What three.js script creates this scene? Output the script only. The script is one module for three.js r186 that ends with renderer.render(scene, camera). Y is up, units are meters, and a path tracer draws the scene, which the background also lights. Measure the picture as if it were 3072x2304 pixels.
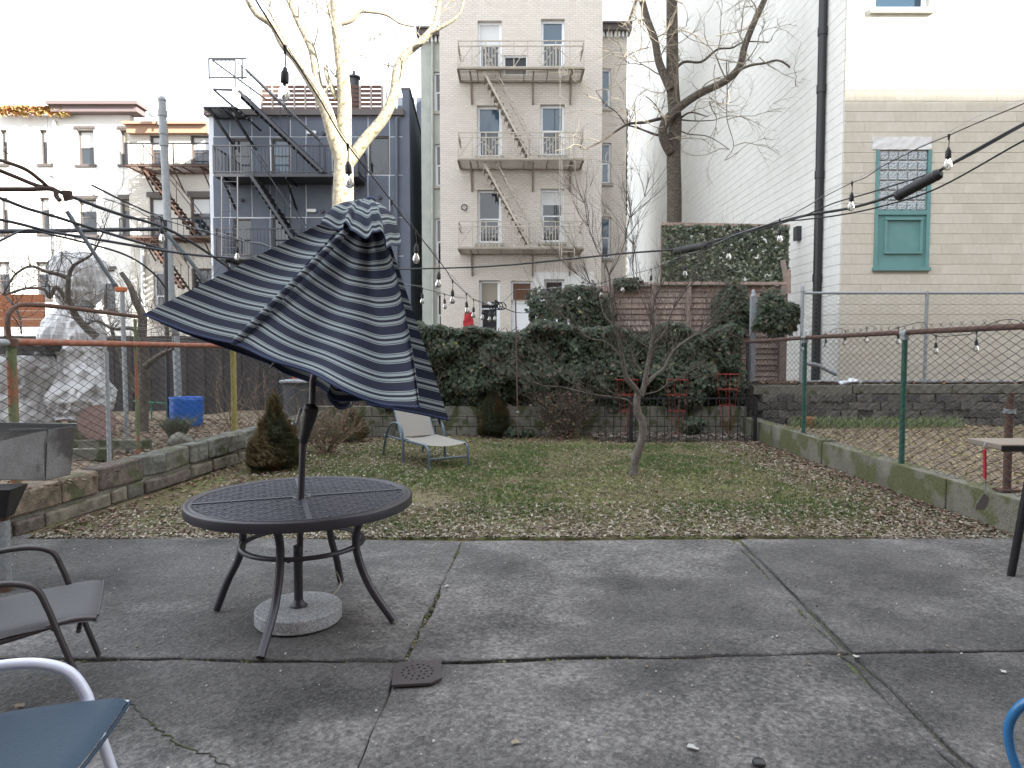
import * as THREE from 'three';
import { mergeGeometries, mergeVertices, toCreasedNormals } from 'three/addons/utils/BufferGeometryUtils.js';
import { RoundedBoxGeometry } from 'three/addons/geometries/RoundedBoxGeometry.js';

// ---------------------------------------------------------------- camera, sky, sun, exposure
const scene = new THREE.Scene();
const EYE = 1.626, FOV = 59, PITCH = Math.atan(99 / 2036);
const camera = new THREE.PerspectiveCamera(FOV, 4 / 3, 0.05, 400);
camera.position.set(0, EYE, 0);
camera.rotation.x = -PITCH;
scene.add(camera);
const renderer = new THREE.WebGLRenderer({ antialias: true });
renderer.toneMapping = THREE.LinearToneMapping;
renderer.toneMappingExposure = 4.9;
renderer.shadowMap.enabled = true;
const SUN = new THREE.Vector3(0.756, 0.454, 0.472).normalize();
{
  const W = 256, H = 128, a = new Float32Array(W * H * 4);
  for (let j = 0; j < H; j++) for (let i = 0; i < W; i++) {
    const el = ((j + 0.5) / H - 0.5) * Math.PI;
    const t = Math.max(0, Math.sin(el)), k = (j * W + i) * 4;
    const low = Math.pow(1 - t, 3);
    a[k] = 0.50 + 0.18 * low; a[k + 1] = 0.54 + 0.16 * low; a[k + 2] = 0.60 + 0.11 * low; a[k + 3] = 1;
  }
  const sky = new THREE.DataTexture(a, W, H, THREE.RGBAFormat, THREE.FloatType);
  sky.mapping = THREE.EquirectangularReflectionMapping; sky.magFilter = THREE.LinearFilter; sky.minFilter = THREE.LinearFilter;
  sky.needsUpdate = true;
  scene.background = sky; scene.environment = sky;
}
const sun = new THREE.DirectionalLight(new THREE.Color(1, 0.95, 0.86), 4.2);
sun.target.position.set(0, 0, -14); sun.position.copy(SUN).multiplyScalar(80).add(sun.target.position); scene.add(sun, sun.target);
sun.castShadow = true; sun.shadow.mapSize.set(4096, 4096);
Object.assign(sun.shadow.camera, { left: -45, right: 45, top: 40, bottom: -30, near: 1, far: 180 });

// ---------------------------------------------------------------- helpers
const V = (x, y, z) => new THREE.Vector3(x, y, z);
function rngOf(seed) { let s = seed >>> 0; return () => { s = (s + 0x6D2B79F5) >>> 0; let t = Math.imul(s ^ (s >>> 15), 1 | s); t = (t + Math.imul(t ^ (t >>> 7), 61 | t)) ^ t; return ((t ^ (t >>> 14)) >>> 0) / 4294967296; }; }
const rnd = rngOf(77);
const R = (a, b) => a + (b - a) * rnd();
const lerp = (a, b, t) => a + (b - a) * t;
const clamp = (x, a = 0, b = 1) => Math.min(b, Math.max(a, x));
const sm = (a, b, x) => { const t = clamp((x - a) / (b - a)); return t * t * (3 - 2 * t); };
// a point of the place: photograph column and row, and its depth in metres down the yard
const FPX = 1152 / Math.tan(FOV * Math.PI / 360), CP = Math.cos(PITCH), SP = Math.sin(PITCH);
function P(u, v, d) { const a = (u - 1536) / FPX, b = (1152 - v) / FPX, y = b * CP - SP, z = b * SP + CP, s = d / z; return V(a * s, EYE + y * s, -d); }
const PX = (u, d, v = 1053) => P(u, v, d).x, PY = (v, d) => P(1536, v, d).y;
function G(u, v, y0 = 0) { const a = (u - 1536) / FPX, b = (1152 - v) / FPX, y = b * CP - SP, z = b * SP + CP, s = (y0 - EYE) / y; return V(a * s, y0, -z * s); }

const used = {};
function numbered(n) { const k = used[n] = (used[n] || 0) + 1; return k === 1 ? n : n + '_' + String(k - 1).padStart(3, '0'); }
const offs = new WeakMap();
function finish(o) { o.castShadow = true; o.receiveShadow = true; return o; }
function thing(name, label, category, base = [0, 0, 0], group) {
  const o = new THREE.Group(); o.name = numbered(name); o.position.set(...base); o.userData = { label, category };
  if (group) o.userData.group = group;
  offs.set(o, V(...base)); scene.add(o); return o;
}
function part(parent, name, geo, mat, pos, rot) {
  const off = offs.get(parent) || V(0, 0, 0), m = finish(new THREE.Mesh(geo, mat)); m.name = name;
  if (pos) { m.position.copy(pos).sub(off); if (rot) m.rotation.set(...rot); offs.set(m, pos.clone()); }
  else { geo.translate(-off.x, -off.y, -off.z); offs.set(m, off); }
  parent.add(m); return m;
}
function solo(name, geo, mat, label, category, group) {
  geo.computeBoundingBox(); const b = geo.boundingBox, c = V((b.min.x + b.max.x) / 2, b.min.y, (b.min.z + b.max.z) / 2);
  geo.translate(-c.x, -c.y, -c.z);
  const m = finish(new THREE.Mesh(geo, mat)); m.name = numbered(name); m.position.copy(c); m.userData = { label, category }; if (group) m.userData.group = group;
  scene.add(m); return m;
}
function struct(name, geo, mat) { const m = finish(new THREE.Mesh(geo, mat)); m.name = numbered(name); m.userData = { kind: 'structure' }; scene.add(m); offs.set(m, V(0, 0, 0)); return m; }
const stuff = (o) => { o.userData.kind = 'stuff'; return o; };

// geometry
const mg = (l) => { const l2 = l.map(g => { const h = g.index ? g.toNonIndexed() : g; for (const k of Object.keys(h.attributes)) if (!['position', 'normal', 'uv'].includes(k)) h.deleteAttribute(k); return h; }); return mergeGeometries(l2); };
function metric(geo, s = 1) {           // uv in metres from the dominant axis of each face
  const g = geo.index ? geo.toNonIndexed() : geo, p = g.attributes.position, n = p.count, uv = new Float32Array(n * 2);
  const a = V(), b = V(), c = V(), e = V(), f = V();
  for (let i = 0; i < n; i += 3) {
    a.fromBufferAttribute(p, i); b.fromBufferAttribute(p, i + 1); c.fromBufferAttribute(p, i + 2);
    e.subVectors(b, a); f.subVectors(c, a); e.cross(f);
    const X = Math.abs(e.x), Y = Math.abs(e.y), Z = Math.abs(e.z);
    [a, b, c].forEach((q, k) => { const o = (i + k) * 2; if (Y >= X && Y >= Z) { uv[o] = q.x * s; uv[o + 1] = q.z * s; } else if (X >= Z) { uv[o] = q.z * s; uv[o + 1] = q.y * s; } else { uv[o] = q.x * s; uv[o + 1] = q.y * s; } });
  }
  g.setAttribute('uv', new THREE.BufferAttribute(uv, 2)); return g;
}
const box = (x0, x1, y0, y1, z0, z1) => metric(new THREE.BoxGeometry(Math.abs(x1 - x0), Math.abs(y1 - y0), Math.abs(z1 - z0)).translate((x0 + x1) / 2, (y0 + y1) / 2, (z0 + z1) / 2));
const rbox = (w, h, d, r = 0.01, seg = 1) => new RoundedBoxGeometry(w, h, d, seg, Math.min(r, w / 2.1, h / 2.1, d / 2.1));
function bar(a, b, w, h = w) {           // a bar from a to b
  const d = b.clone().sub(a), L = d.length(), g = new THREE.BoxGeometry(w, L, h); d.normalize();
  const s = Math.abs(d.y) > .999 ? V(0, 0, 1) : d.clone().cross(V(0, 1, 0)).normalize(), up = d.clone().cross(s), m = a.clone().add(b).multiplyScalar(0.5);   // w stands up, h lies across
  return g.applyMatrix4(new THREE.Matrix4().makeBasis(up, d, s)).translate(m.x, m.y, m.z);
}
function tube(pts, r, rad = 6, opt = {}) {   // round tube through points; r is a number or f(t)
  const { seg = Math.max(1, (pts.length - 1) * (opt.smooth === false ? 1 : 5)), smooth = true, closed = false, cap = true, flat = 1 } = opt;
  let q = [];
  if (smooth && pts.length > 2) { const c = new THREE.CatmullRomCurve3(pts, closed, 'centripetal'); for (let i = 0; i <= seg; i++) q.push(c.getPoint(i / seg)); }
  else q = pts.map(p => p.clone());
  const n = q.length, pos = [], nor = [], uv = [], idx = [];
  let N = null; const tan = i => { const a = q[Math.max(0, i - 1)], b = q[Math.min(n - 1, i + 1)]; return b.clone().sub(a).normalize(); };
  let len = 0;
  for (let i = 0; i < n; i++) {
    const T = tan(i);
    if (!N) { N = Math.abs(T.y) < 0.9 ? V(0, 1, 0) : V(1, 0, 0); }
    N = N.clone().sub(T.clone().multiplyScalar(N.dot(T))).normalize();
    const B = T.clone().cross(N); if (i) len += q[i].distanceTo(q[i - 1]);
    const rr = typeof r === 'function' ? r(i / (n - 1)) : r;
    for (let k = 0; k <= rad; k++) {
      const a = k / rad * Math.PI * 2, cx = Math.cos(a), cy = Math.sin(a) * flat;
      const o = N.clone().multiplyScalar(cx).add(B.clone().multiplyScalar(cy));
      pos.push(q[i].x + o.x * rr, q[i].y + o.y * rr, q[i].z + o.z * rr); nor.push(o.x, o.y, o.z); uv.push(k / rad * 6.28 * rr, len);
    }
  }
  const w = rad + 1;
  for (let i = 0; i < n - 1; i++) for (let k = 0; k < rad; k++) { const a = i * w + k, b = a + 1, c = a + w, d = c + 1; idx.push(a, b, c, b, d, c); }
  if (cap && !closed) for (const e of [0, n - 1]) { const c0 = pos.length / 3, T = tan(e).multiplyScalar(e ? 1 : -1); pos.push(q[e].x, q[e].y, q[e].z); nor.push(T.x, T.y, T.z); uv.push(0, 0);
    for (let k = 0; k <= rad; k++) { const s = (e * w + k) * 3; pos.push(pos[s], pos[s + 1], pos[s + 2]); nor.push(T.x, T.y, T.z); uv.push(0, 0); }
    for (let k = 0; k < rad; k++) e ? idx.push(c0, c0 + 1 + k, c0 + 2 + k) : idx.push(c0, c0 + 2 + k, c0 + 1 + k); }
  const g = new THREE.BufferGeometry();
  g.setAttribute('position', new THREE.Float32BufferAttribute(pos, 3)); g.setAttribute('normal', new THREE.Float32BufferAttribute(nor, 3)); g.setAttribute('uv', new THREE.Float32BufferAttribute(uv, 2)); g.setIndex(idx);
  return g;
}
const rod = (a, b, r, rad = 8) => tube([a, b], r, rad, { smooth: false });
function ring(c, rx, rz, r, n = 40, rad = 6, flat = 1) { const p = []; for (let i = 0; i <= n; i++) { const a = i / n * 6.2832; p.push(V(c.x + Math.cos(a) * rx, c.y, c.z + Math.sin(a) * rz)); } return tube(p, r, rad, { smooth: false, cap: false, flat }); }
const lathe = (pts, n = 24) => new THREE.LatheGeometry(pts.map(p => new THREE.Vector2(...p)), n);
function sheet(nu, nv, f, uvf) {        // parametric sheet, f(s,t) -> Vector3
  const pos = [], uv = [], idx = [];
  for (let j = 0; j <= nv; j++) for (let i = 0; i <= nu; i++) { const p = f(i / nu, j / nv); pos.push(p.x, p.y, p.z); const q = uvf ? uvf(i / nu, j / nv) : [p.x, p.z]; uv.push(...q); }
  for (let j = 0; j < nv; j++) for (let i = 0; i < nu; i++) { const a = j * (nu + 1) + i, b = a + 1, c = a + nu + 1, d = c + 1; idx.push(a, b, c, b, d, c); }
  const g = new THREE.BufferGeometry(); g.setAttribute('position', new THREE.Float32BufferAttribute(pos, 3)); g.setAttribute('uv', new THREE.Float32BufferAttribute(uv, 2)); g.setIndex(idx); g.computeVertexNormals(); return g;
}
function wallHoles(x0, x1, y0, y1, holes, z, depth) {   // wall in the plane z with real openings
  const s = new THREE.Shape([[x0, y0], [x1, y0], [x1, y1], [x0, y1]].map(p => new THREE.Vector2(...p)));
  for (const [a, b, c, d] of holes.map(h => [Math.max(h[0], x0 + .03), Math.min(h[1], x1 - .03), Math.max(h[2], y0 + .03), Math.min(h[3], y1 - .03)]).filter(h => h[1] > h[0] && h[3] > h[2])) s.holes.push(new THREE.Path([[a, c], [a, d], [b, d], [b, c]].map(p => new THREE.Vector2(...p))));
  return metric(new THREE.ExtrudeGeometry(s, { depth, bevelEnabled: false }).translate(0, 0, z - depth));
}
function jitter(geo, amt, seed = 1, scale = 6) { const p = geo.attributes.position; for (let i = 0; i < p.count; i++) { const x = p.getX(i), y = p.getY(i), z = p.getZ(i); p.setXYZ(i, x + (nz3(x * scale, y * scale, z * scale + seed) - .5) * 2 * amt, y + (nz3(x * scale + 31, y * scale, z * scale + seed) - .5) * 2 * amt, z + (nz3(x * scale, y * scale + 57, z * scale + seed) - .5) * 2 * amt); } geo.computeVertexNormals(); return geo; }

// noise
const PERM = new Float32Array(65536); { const r = rngOf(5); for (let i = 0; i < 65536; i++) PERM[i] = r(); }
const hsh = (x, y) => PERM[((x * 73 + y * 179 + ((x * y) << 3) + (x >> 8) * 31) & 65535)];
function nz(x, y, per = 0) { let xi = Math.floor(x), yi = Math.floor(y); const fx = x - xi, fy = y - yi, u = fx * fx * (3 - 2 * fx), v = fy * fy * (3 - 2 * fy); let x1 = xi + 1, y1 = yi + 1;
  if (per) { xi = ((xi % per) + per) % per; yi = ((yi % per) + per) % per; x1 = ((x1 % per) + per) % per; y1 = ((y1 % per) + per) % per; }
  const a = hsh(xi, yi), b = hsh(x1, yi), c = hsh(xi, y1), d = hsh(x1, y1); return a + (b - a) * u + (c - a) * v + (a - b - c + d) * u * v; }
function nz3(x, y, z) { const zi = Math.floor(z), f = z - zi, u = f * f * (3 - 2 * f); return lerp(nz(x + zi * 17.3, y + zi * 9.1), nz(x + (zi + 1) * 17.3, y + (zi + 1) * 9.1), u); }
function fb(x, y, per, oct = 4) { let s = 0, a = 0.5, t = 0; for (let o = 0; o < oct; o++) { s += a * nz(x + o * 7, y + o * 13, per); t += a; a *= 0.55; x *= 2; y *= 2; per *= 2; } return s / t; }
function tex(n, fn, srgb = true, m = n) {
  const a = new Uint8Array(n * m * 4); let k = 0;
  for (let j = 0; j < m; j++) for (let i = 0; i < n; i++) { const c = fn(i / n, j / m); a[k++] = clamp(c[0]) * 255; a[k++] = clamp(c[1]) * 255; a[k++] = clamp(c[2]) * 255; a[k++] = 255; }
  const t = new THREE.DataTexture(a, n, m); t.wrapS = t.wrapT = THREE.RepeatWrapping; t.magFilter = THREE.LinearFilter; t.minFilter = THREE.LinearMipmapLinearFilter; t.generateMipmaps = true; if (srgb) t.colorSpace = THREE.SRGBColorSpace; t.needsUpdate = true; return t;
}
const rep = (t, x, y = x) => { const c = t.clone(); c.repeat.set(x, y); c.needsUpdate = true; return c; };
const mix3 = (a, b, t) => [lerp(a[0], b[0], t), lerp(a[1], b[1], t), lerp(a[2], b[2], t)];
const std = (c, rough = 0.8, o = {}) => new THREE.MeshStandardMaterial({ color: c, roughness: rough, side: THREE.DoubleSide, ...o });
const phy = (c, rough = 0.5, o = {}) => new THREE.MeshPhysicalMaterial({ color: c, roughness: rough, side: THREE.DoubleSide, ...o });
// grainy two-tone material: colour a to b by noise, speckles, bump
const BUMPS = {};
function grain(a, b, { n = 256, f = 6, sp = 0.08, oct = 5, rough = 0.9, bump = 0.002, tile = 1, contrast = 1.6, third, tf = 3, tt = 0.6, streak = 0 } = {}) {
  const A = new THREE.Color(a).convertLinearToSRGB().toArray(), B = new THREE.Color(b).convertLinearToSRGB().toArray(), C = third && new THREE.Color(third).convertLinearToSRGB().toArray(), r = rngOf(n + f * 9);
  const map = tex(n, (x, y) => { const t = clamp((fb(x * f, y * f, f, oct) - 0.5) * contrast + 0.5); let c = mix3(A, B, t); if (C) { const w = sm(tt, tt + 0.14, fb(x * tf + 3, y * tf + 8, tf, 5)); c = mix3(c, C, w * 0.9); } const s = (r() - 0.5) * sp * 2; return [c[0] + s, c[1] + s, c[2] + s]; });
  const bf = f < 9 ? 6 : f < 20 ? 14 : 40, r2 = rngOf(bf);
  const bm = BUMPS[bf] = BUMPS[bf] || tex(256, (x, y) => { const h = clamp((fb(x * bf, y * bf, bf, 5) - .5) * 1.8 + .5) * .6 + r2() * .4; return [h, h, h]; }, false);
  const m = std(0xffffff, rough, { map: rep(map, 1 / tile), bumpMap: rep(bm, 1 / tile), bumpScale: bump }); return m;
}
const tinted = (m, c) => { const k = m.clone(); k.color.set(c); return k; };
const lin = (r, g, b) => new THREE.Color().setRGB(r, g === undefined ? r : g, b === undefined ? r : b);

function instanced(parent, name, geo, mat, mats, cols) {
  const m = finish(new THREE.InstancedMesh(geo, mat, mats.length)); m.name = name;
  for (let i = 0; i < mats.length; i++) { m.setMatrixAt(i, mats[i]); if (cols) m.setColorAt(i, cols[i]); }
  m.userData.kind = 'stuff'; parent.add(m); return m;
}
const _q = new THREE.Quaternion(), _e = new THREE.Euler();
const mat4 = (p, rx, ry, rz, s, order = 'YXZ') => new THREE.Matrix4().compose(p, _q.setFromEuler(_e.set(rx, ry, rz, order)).clone(), typeof s === 'number' ? V(s, s, s) : s);
// ---------------------------------------------------------------- materials
const M = {};
{
  // patio concrete: worn, mottled, fine aggregate
  const n = 2048, r = rngOf(3), hh = new Float32Array(n * n); let k = 0;
  const map = tex(n, (x, y) => {
    const big = fb(x * 6, y * 6, 6, 5), mid = fb(x * 34 + 4, y * 50, 0, 3), worn = sm(0.5, 0.66, fb(x * 9 + 2, y * 13 + 7, 0, 5)), dark = sm(0.5, 0.74, fb(x * 16 + 40, y * 16 + 11, 0, 6));
    const fine = r(), g2 = nz(x * 700, y * 700);
    let t = 0.285 + (big - 0.5) * 0.15 + (mid - 0.5) * 0.09 + worn * 0.085 * (0.5 + g2) - dark * 0.07 + (fine - 0.5) * 0.14 + (g2 - 0.5) * 0.085;
    if (fine > 0.9985) t += 0.22; hh[k++] = clamp(t + (fine - .5) * .3);
    return [t * 1.02, t * 0.995, t * 0.975];
  });
  const bm = tex(1024, (x, y) => { const h = hh[Math.floor(y * 1024 + .01) * 2 * n + Math.floor(x * 1024 + .01) * 2]; return [h, h, h]; }, false);
  M.patio = std(0xffffff, 0.92, { map: rep(map, 1 / 12), bumpMap: rep(bm, 1 / 12), bumpScale: 0.012 }); for (const t of [M.patio.map, M.patio.bumpMap]) t.offset.set(.56, .2);
}
M.joint = grain(lin(.035, .034, .028), lin(.09, .085, .06), { third: lin(.06, .08, .02), tf: 9, tt: .52, f: 30, bump: .01, tile: 1 });
M.ground = grain(lin(.07, .055, .04), lin(.16, .13, .09), { f: 20, bump: .02, tile: 2 });
M.soil = grain(lin(.05, .04, .032), lin(.12, .095, .075), { f: 16, bump: .03, tile: 1.5 });
M.litterGround = grain(lin(.12, .09, .06), lin(.28, .22, .15), { f: 40, bump: .03, tile: 1.5 });
{
  const n = 1024, r = rngOf(8);
  const map = tex(n, (x, y) => {
    const g = fb(x * 8, y * 8, 8, 5), f = fb(x * 90, y * 90, 90, 3), s = r();
    let c = mix3([.38, .35, .25], [.35, .38, .19], sm(.4, .6, g)); c = mix3(c, [.28, .23, .16], sm(.5, .75, f)); if (s > .9) c = mix3(c, [.6, .56, .45], .5);
    return c.map(q => q + (s - .5) * .12);
  });
  M.lawn = std(0xffffff, 1, { map: rep(map, 1 / 3.4) });
}
M.mossWall = grain(lin(.105, .10, .075), lin(.19, .18, .145), { third: lin(.085, .09, .036), tf: 9, tt: .38, f: 14, bump: .006, tile: 3.3, n: 512 });
M.block = grain(lin(.10, .10, .08), lin(.18, .17, .14), { third: lin(.05, .06, .022), tf: 5, tt: .5, f: 12, bump: .005, tile: .9, n: 512 });
M.stones = [[.24, .23, .185], [.21, .215, .19], [.28, .25, .19], [.30, .235, .17], [.25, .25, .215], [.20, .165, .14]].map((c, i) => grain(lin(...c.map(q => q * .42)), lin(...c.map(q => q * .8)), { f: 9 + i, bump: .02, tile: .9, n: 256, contrast: 2.4, third: lin(.085, .09, .045), tf: 5, tt: .56 }));
M.mortar = grain(lin(.13, .125, .10), lin(.24, .225, .185), { f: 20, bump: .008, tile: .5 });
M.retBlock = [0, 1, 2].map(i => grain(lin(.055 + i * .03, .052 + i * .027, .047 + i * .023), lin(.12 + i * .05, .112 + i * .045, .098 + i * .038), { f: 14 + i * 3, bump: .02, tile: .4, contrast: 2 }));
function bricks(a, b, mort, o = {}) {
  const { nx = 8, ny = 24, size = 1.6, bump = .006, n = 512, mw = .08, v = .12 } = o, A = lin(...a).convertLinearToSRGB().toArray(), B = lin(...b).convertLinearToSRGB().toArray(), C = lin(...mort).convertLinearToSRGB().toArray(), hs = [];
  const map = tex(n, (x, y) => { const cy = y * ny, row = Math.floor(cy), cx = x * nx + (row % 2) * .5, col = Math.floor(cx) % nx, fx = cx - Math.floor(cx), fy = cy - row; const e = Math.min(fx * (size / nx), (1 - fx) * (size / nx), fy * (size / ny), (1 - fy) * (size / ny)) / (size / ny); const w = sm(mw * .4, mw * 1.6, e + (nz(x * 180, y * 180, 180) - .5) * .06); hs.push(w * .85 + nz(x * 200, y * 200, 200) * .15); let c = mix3(A, B, hsh(col + 7, row * 3 + 2) * .6 + fb(x * 5, y * 5, 5, 4) * .4); c = mix3(C, c, w); const s = (nz(x * 256, y * 256, 256) - .5) * v * .4; return [c[0] + s, c[1] + s, c[2] + s]; });
  let k = 0; const bm = tex(n, () => { const h = hs[k++]; return [h, h, h]; }, false);
  return std(0xffffff, .88, { map: rep(map, 1 / size), bumpMap: rep(bm, 1 / size), bumpScale: bump });
}
M.tanBrick = bricks([.58, .53, .47], [.68, .63, .565], [.50, .455, .395], { bump: .008, mw: .1 });
M.creamBrick = bricks([.55, .52, .46], [.64, .60, .54], [.5, .47, .4], { bump: .006 });
M.whiteStucco = grain(lin(.66, .64, .60), lin(.74, .73, .70), { f: 5, bump: .002, tile: 2, sp: .02 });
M.brownBrick = bricks([.20, .09, .06], [.30, .14, .09], [.3, .28, .25]);
M.greenStucco = grain(lin(.33, .35, .32), lin(.42, .43, .39), { f: 6, bump: .004, tile: 2, sp: .03 });
M.blockPaint = [0, 1, 2].map(i => grain(lin(.57 - i * .02, .535 - i * .02, .445 - i * .02), lin(.65 - i * .02, .61 - i * .02, .515 - i * .02), { f: 8, bump: .003, tile: .8, sp: .035, n: 256 }));
M.blockSide = grain(lin(.66, .65, .61), lin(.73, .725, .69), { f: 6, bump: .003, tile: 1.4, sp: .025, n: 512 });
M.blockJoint = std(lin(.46, .44, .375), .95);
M.panel = grain(lin(.085, .10, .13), lin(.105, .12, .155), { f: 4, bump: .0015, tile: 2, sp: .015, rough: .7 });
M.panelJoint = std(lin(.62, .64, .68), .8);
M.white = std(lin(.74, .76, .78), .5); M.whiteFlat = std(lin(.70, .70, .68), .85);
M.teal = grain(lin(.125, .27, .26), lin(.15, .31, .30), { f: 5, bump: .001, tile: 1, sp: .02, rough: .6 });
M.glass = phy(lin(.022, .028, .036), .05, { ior: 1.62 });
M.glassSkyTint = phy(lin(.045, .085, .125), .06, { ior: 1.62 });  // blue of the mirrored sky is put into the base colour
M.blind = std(lin(.62, .63, .62), .9);
M.curtain = std(lin(.30, .27, .22), .9);
M.screen = std(lin(.10, .11, .115), .7);
M.stone = std(lin(.34, .32, .28), .9);
M.cornice = std(lin(.10, .085, .08), .7);
M.iron = std(lin(.02, .021, .025), .55, { metalness: .3 });
M.ironGrey = std(lin(.045, .046, .052), .5, { metalness: .3 });
M.escape = grain(lin(.40, .37, .31), lin(.52, .48, .41), { f: 14, third: lin(.17, .09, .045), tf: 9, tt: .62, bump: .001, tile: .6, rough: .7 });
M.escapeRust = grain(lin(.20, .165, .125), lin(.36, .32, .265), { f: 14, bump: .001, tile: .6 });
M.bronze = std(lin(.05, .047, .056), .38, { metalness: .35 }); M.lattice = std(lin(.092, .095, .12), .42, { metalness: .3 });  // lattice colour raised bluish to carry the sky reflection
M.black = std(lin(.014, .014, .016), .45);
M.blackRubber = std(lin(.012, .012, .013), .6);
M.wire = std(lin(.16, .165, .17), .45, { metalness: .8 }); M.darkWire = std(lin(.05, .05, .055), .5, { metalness: .6 });
M.galv = grain(lin(.20, .22, .23), lin(.32, .34, .35), { f: 20, bump: .0005, tile: .3, rough: .5 });
M.steelCable = std(lin(.45, .46, .48), .35, { metalness: .8 });
M.rust = grain(lin(.075, .04, .03), lin(.145, .08, .058), { f: 14, third: lin(.12, .105, .09), tf: 8, tt: .6, bump: .001, tile: .4 });
M.orangeRail = grain(lin(.25, .09, .055), lin(.34, .15, .10), { f: 10, third: lin(.26, .17, .13), tf: 7, tt: .6, bump: .001, tile: .5 });
M.greenPaint = grain(lin(.012, .07, .05), lin(.02, .11, .075), { f: 10, third: lin(.13, .06, .03), tf: 7, tt: .68, bump: .0008, tile: .5, rough: .6 });
M.greenRust = grain(lin(.10, .13, .06), lin(.16, .17, .09), { f: 6, third: lin(.26, .10, .06), tf: 3, tt: .5, bump: .001, tile: 1 });
M.yellowPipe = grain(lin(.24, .20, .06), lin(.33, .28, .11), { f: 10, bump: .001, tile: .5 });
M.woods = [[.33, .25, .205], [.38, .29, .24], [.28, .215, .18], [.36, .29, .25]].map((c, i) => grain(lin(...c.map(q => q * .7)), lin(...c.map(q => q * 1.1)), { f: 24 + i, streak: 0, bump: .003, tile: .8, contrast: 2 }));
M.darkWood = [0, 1].map(i => grain(lin(.022 + i * .008, .019 + i * .006, .019 + i * .005), lin(.05 + i * .01, .044 + i * .008, .042 + i * .006), { f: 18, bump: .004, tile: .7 }));
M.barkPale = grain(lin(.24, .21, .15), lin(.42, .37, .28), { f: 10, bump: .008, tile: .5, contrast: 2, third: lin(.14, .13, .07), tf: 5, tt: .62 });
M.barkDark = grain(lin(.06, .048, .037), lin(.16, .13, .10), { f: 12, bump: .02, tile: .4, contrast: 2.4 });
M.barkLawn = grain(lin(.085, .073, .062), lin(.19, .165, .14), { f: 16, bump: .006, tile: .25, contrast: 2 });
M.twig = std(lin(.085, .068, .055), .9); M.twigPale = std(lin(.26, .225, .17), .9); M.stalk = std(lin(.20, .15, .10), .95);

// ---------------------------------------------------------------- ground, patio, lawn
struct('ground', sheet(2, 2, (s, t) => V(-150 + 300 * s, -.08, 60 - 260 * t)), M.ground);
const patio = struct('patio', box(-6.2, 4.42, -.12, -.022, -5.82, 1.5), M.joint);
{ // each slab is a slab of its own with broken edges
  const rr = rngOf(21);
  const edge = (a, b, amp, seed) => { const n = Math.max(2, Math.round(Math.hypot(b[0] - a[0], b[1] - a[1]) / .06)), o = []; for (let i = 0; i < n; i++) { const t = i / n, e = i ? ((nz(t * n * .55 + seed * 19, seed) - .5) + (nz(t * n * .12 + seed * 7, seed + 3) - .5) * 2) * amp : 0; const L = Math.hypot(b[0] - a[0], b[1] - a[1]); o.push([lerp(a[0], b[0], t) - (b[1] - a[1]) / L * e, lerp(a[1], b[1], t) + (b[0] - a[0]) / L * e]); } return o; };
  const slab = (c, lift) => {   // c: corners (x, z)
    let pts = []; c.forEach((p, i) => { pts = pts.concat(edge(p, c[(i + 1) % c.length], .02, i + lift * 900 + c[0][0] * 3 + 60)); });
    const s = new THREE.Shape(pts.map(p => new THREE.Vector2(p[0], -p[1])));
    const g = new THREE.ExtrudeGeometry(s, { depth: .07, bevelEnabled: true, bevelSize: .006, bevelThickness: .006, bevelSegments: 1 }).rotateX(-Math.PI / 2).translate(0, -.076 + lift, 0);
    part(patio, 'concrete_slab', metric(g), M.patio);
  };
  slab([[-6.2, -3.60], [-.575, -3.52], [-.44, -5.74], [-4.6, -5.95], [-6.2, -5.9]].map(p => p), 0);
  slab([[-6.2, 1.5], [-.70, 1.5], [-.605, -3.47], [-6.2, -3.57]], -.004);
  slab([[-.545, -3.50], [1.755, -3.60], [1.875, -5.79], [-.405, -5.73]], .002);
  slab([[-.66, 1.5], [1.66, 1.5], [1.745, -3.565], [-.575, -3.455]], -.003);
  slab([[1.786, -3.615], [1.822, -3.615], [1.944, -5.76], [1.908, -5.76]], -.009);
  slab([[1.69, 1.5], [1.73, 1.5], [1.813, -3.56], [1.775, -3.56]], -.009);
  slab([[1.855, -3.61], [4.42, -3.69], [4.42, -5.86], [1.975, -5.78]], .001);
  slab([[1.76, 1.5], [4.42, 1.5], [4.42, -3.65], [1.845, -3.565]], -.002);
}
{ const l = []; for (const [u, v] of [[386, 2098], [410, 2120], [432, 2150], [470, 2180], [490, 2196], [520, 2222], [560, 2240], [620, 2262], [655, 2285], [705, 2310]]) { const p = G(u, v, .0008); l.push(p); } const l2 = []; l.forEach((p, i) => { if (i) for (let k = 0; k < 6; k++) { const q = l[i - 1].clone().lerp(p, k / 6); q.x += (nz(i * 6 + k, 9) - .5) * .022; q.z += (nz(i * 6 + k, 29) - .5) * .022; q.y = -.0008; l2.push(q); } }); part(patio, 'crack', tube(l2, t => .0022 * (1 - Math.abs(t - .4)) + .0012, 4, { smooth: false }), M.joint); }
const lawnY = (x, z) => -.012 + (nz(x * .8 + 9, z * .8) - .5) * .05;
const lawn = struct('lawn', sheet(60, 60, (s, t) => { const x = lerp(-4.6, 4.45, s), z = lerp(-5.68, -13.0, t); return V(x, lawnY(x, z) - sm(-5.95, -5.7, z) * .02, z); }), M.lawn);
struct('garden_bed', sheet(30, 8, (s, t) => { const x = lerp(1.55, 4.4, s), z = lerp(-12.15, -13.0, t); return V(x, .012 + Math.sin(Math.PI * t) * .05 + (nz(x * 5, z * 5) - .5) * .05, z); }), M.soil);
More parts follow.
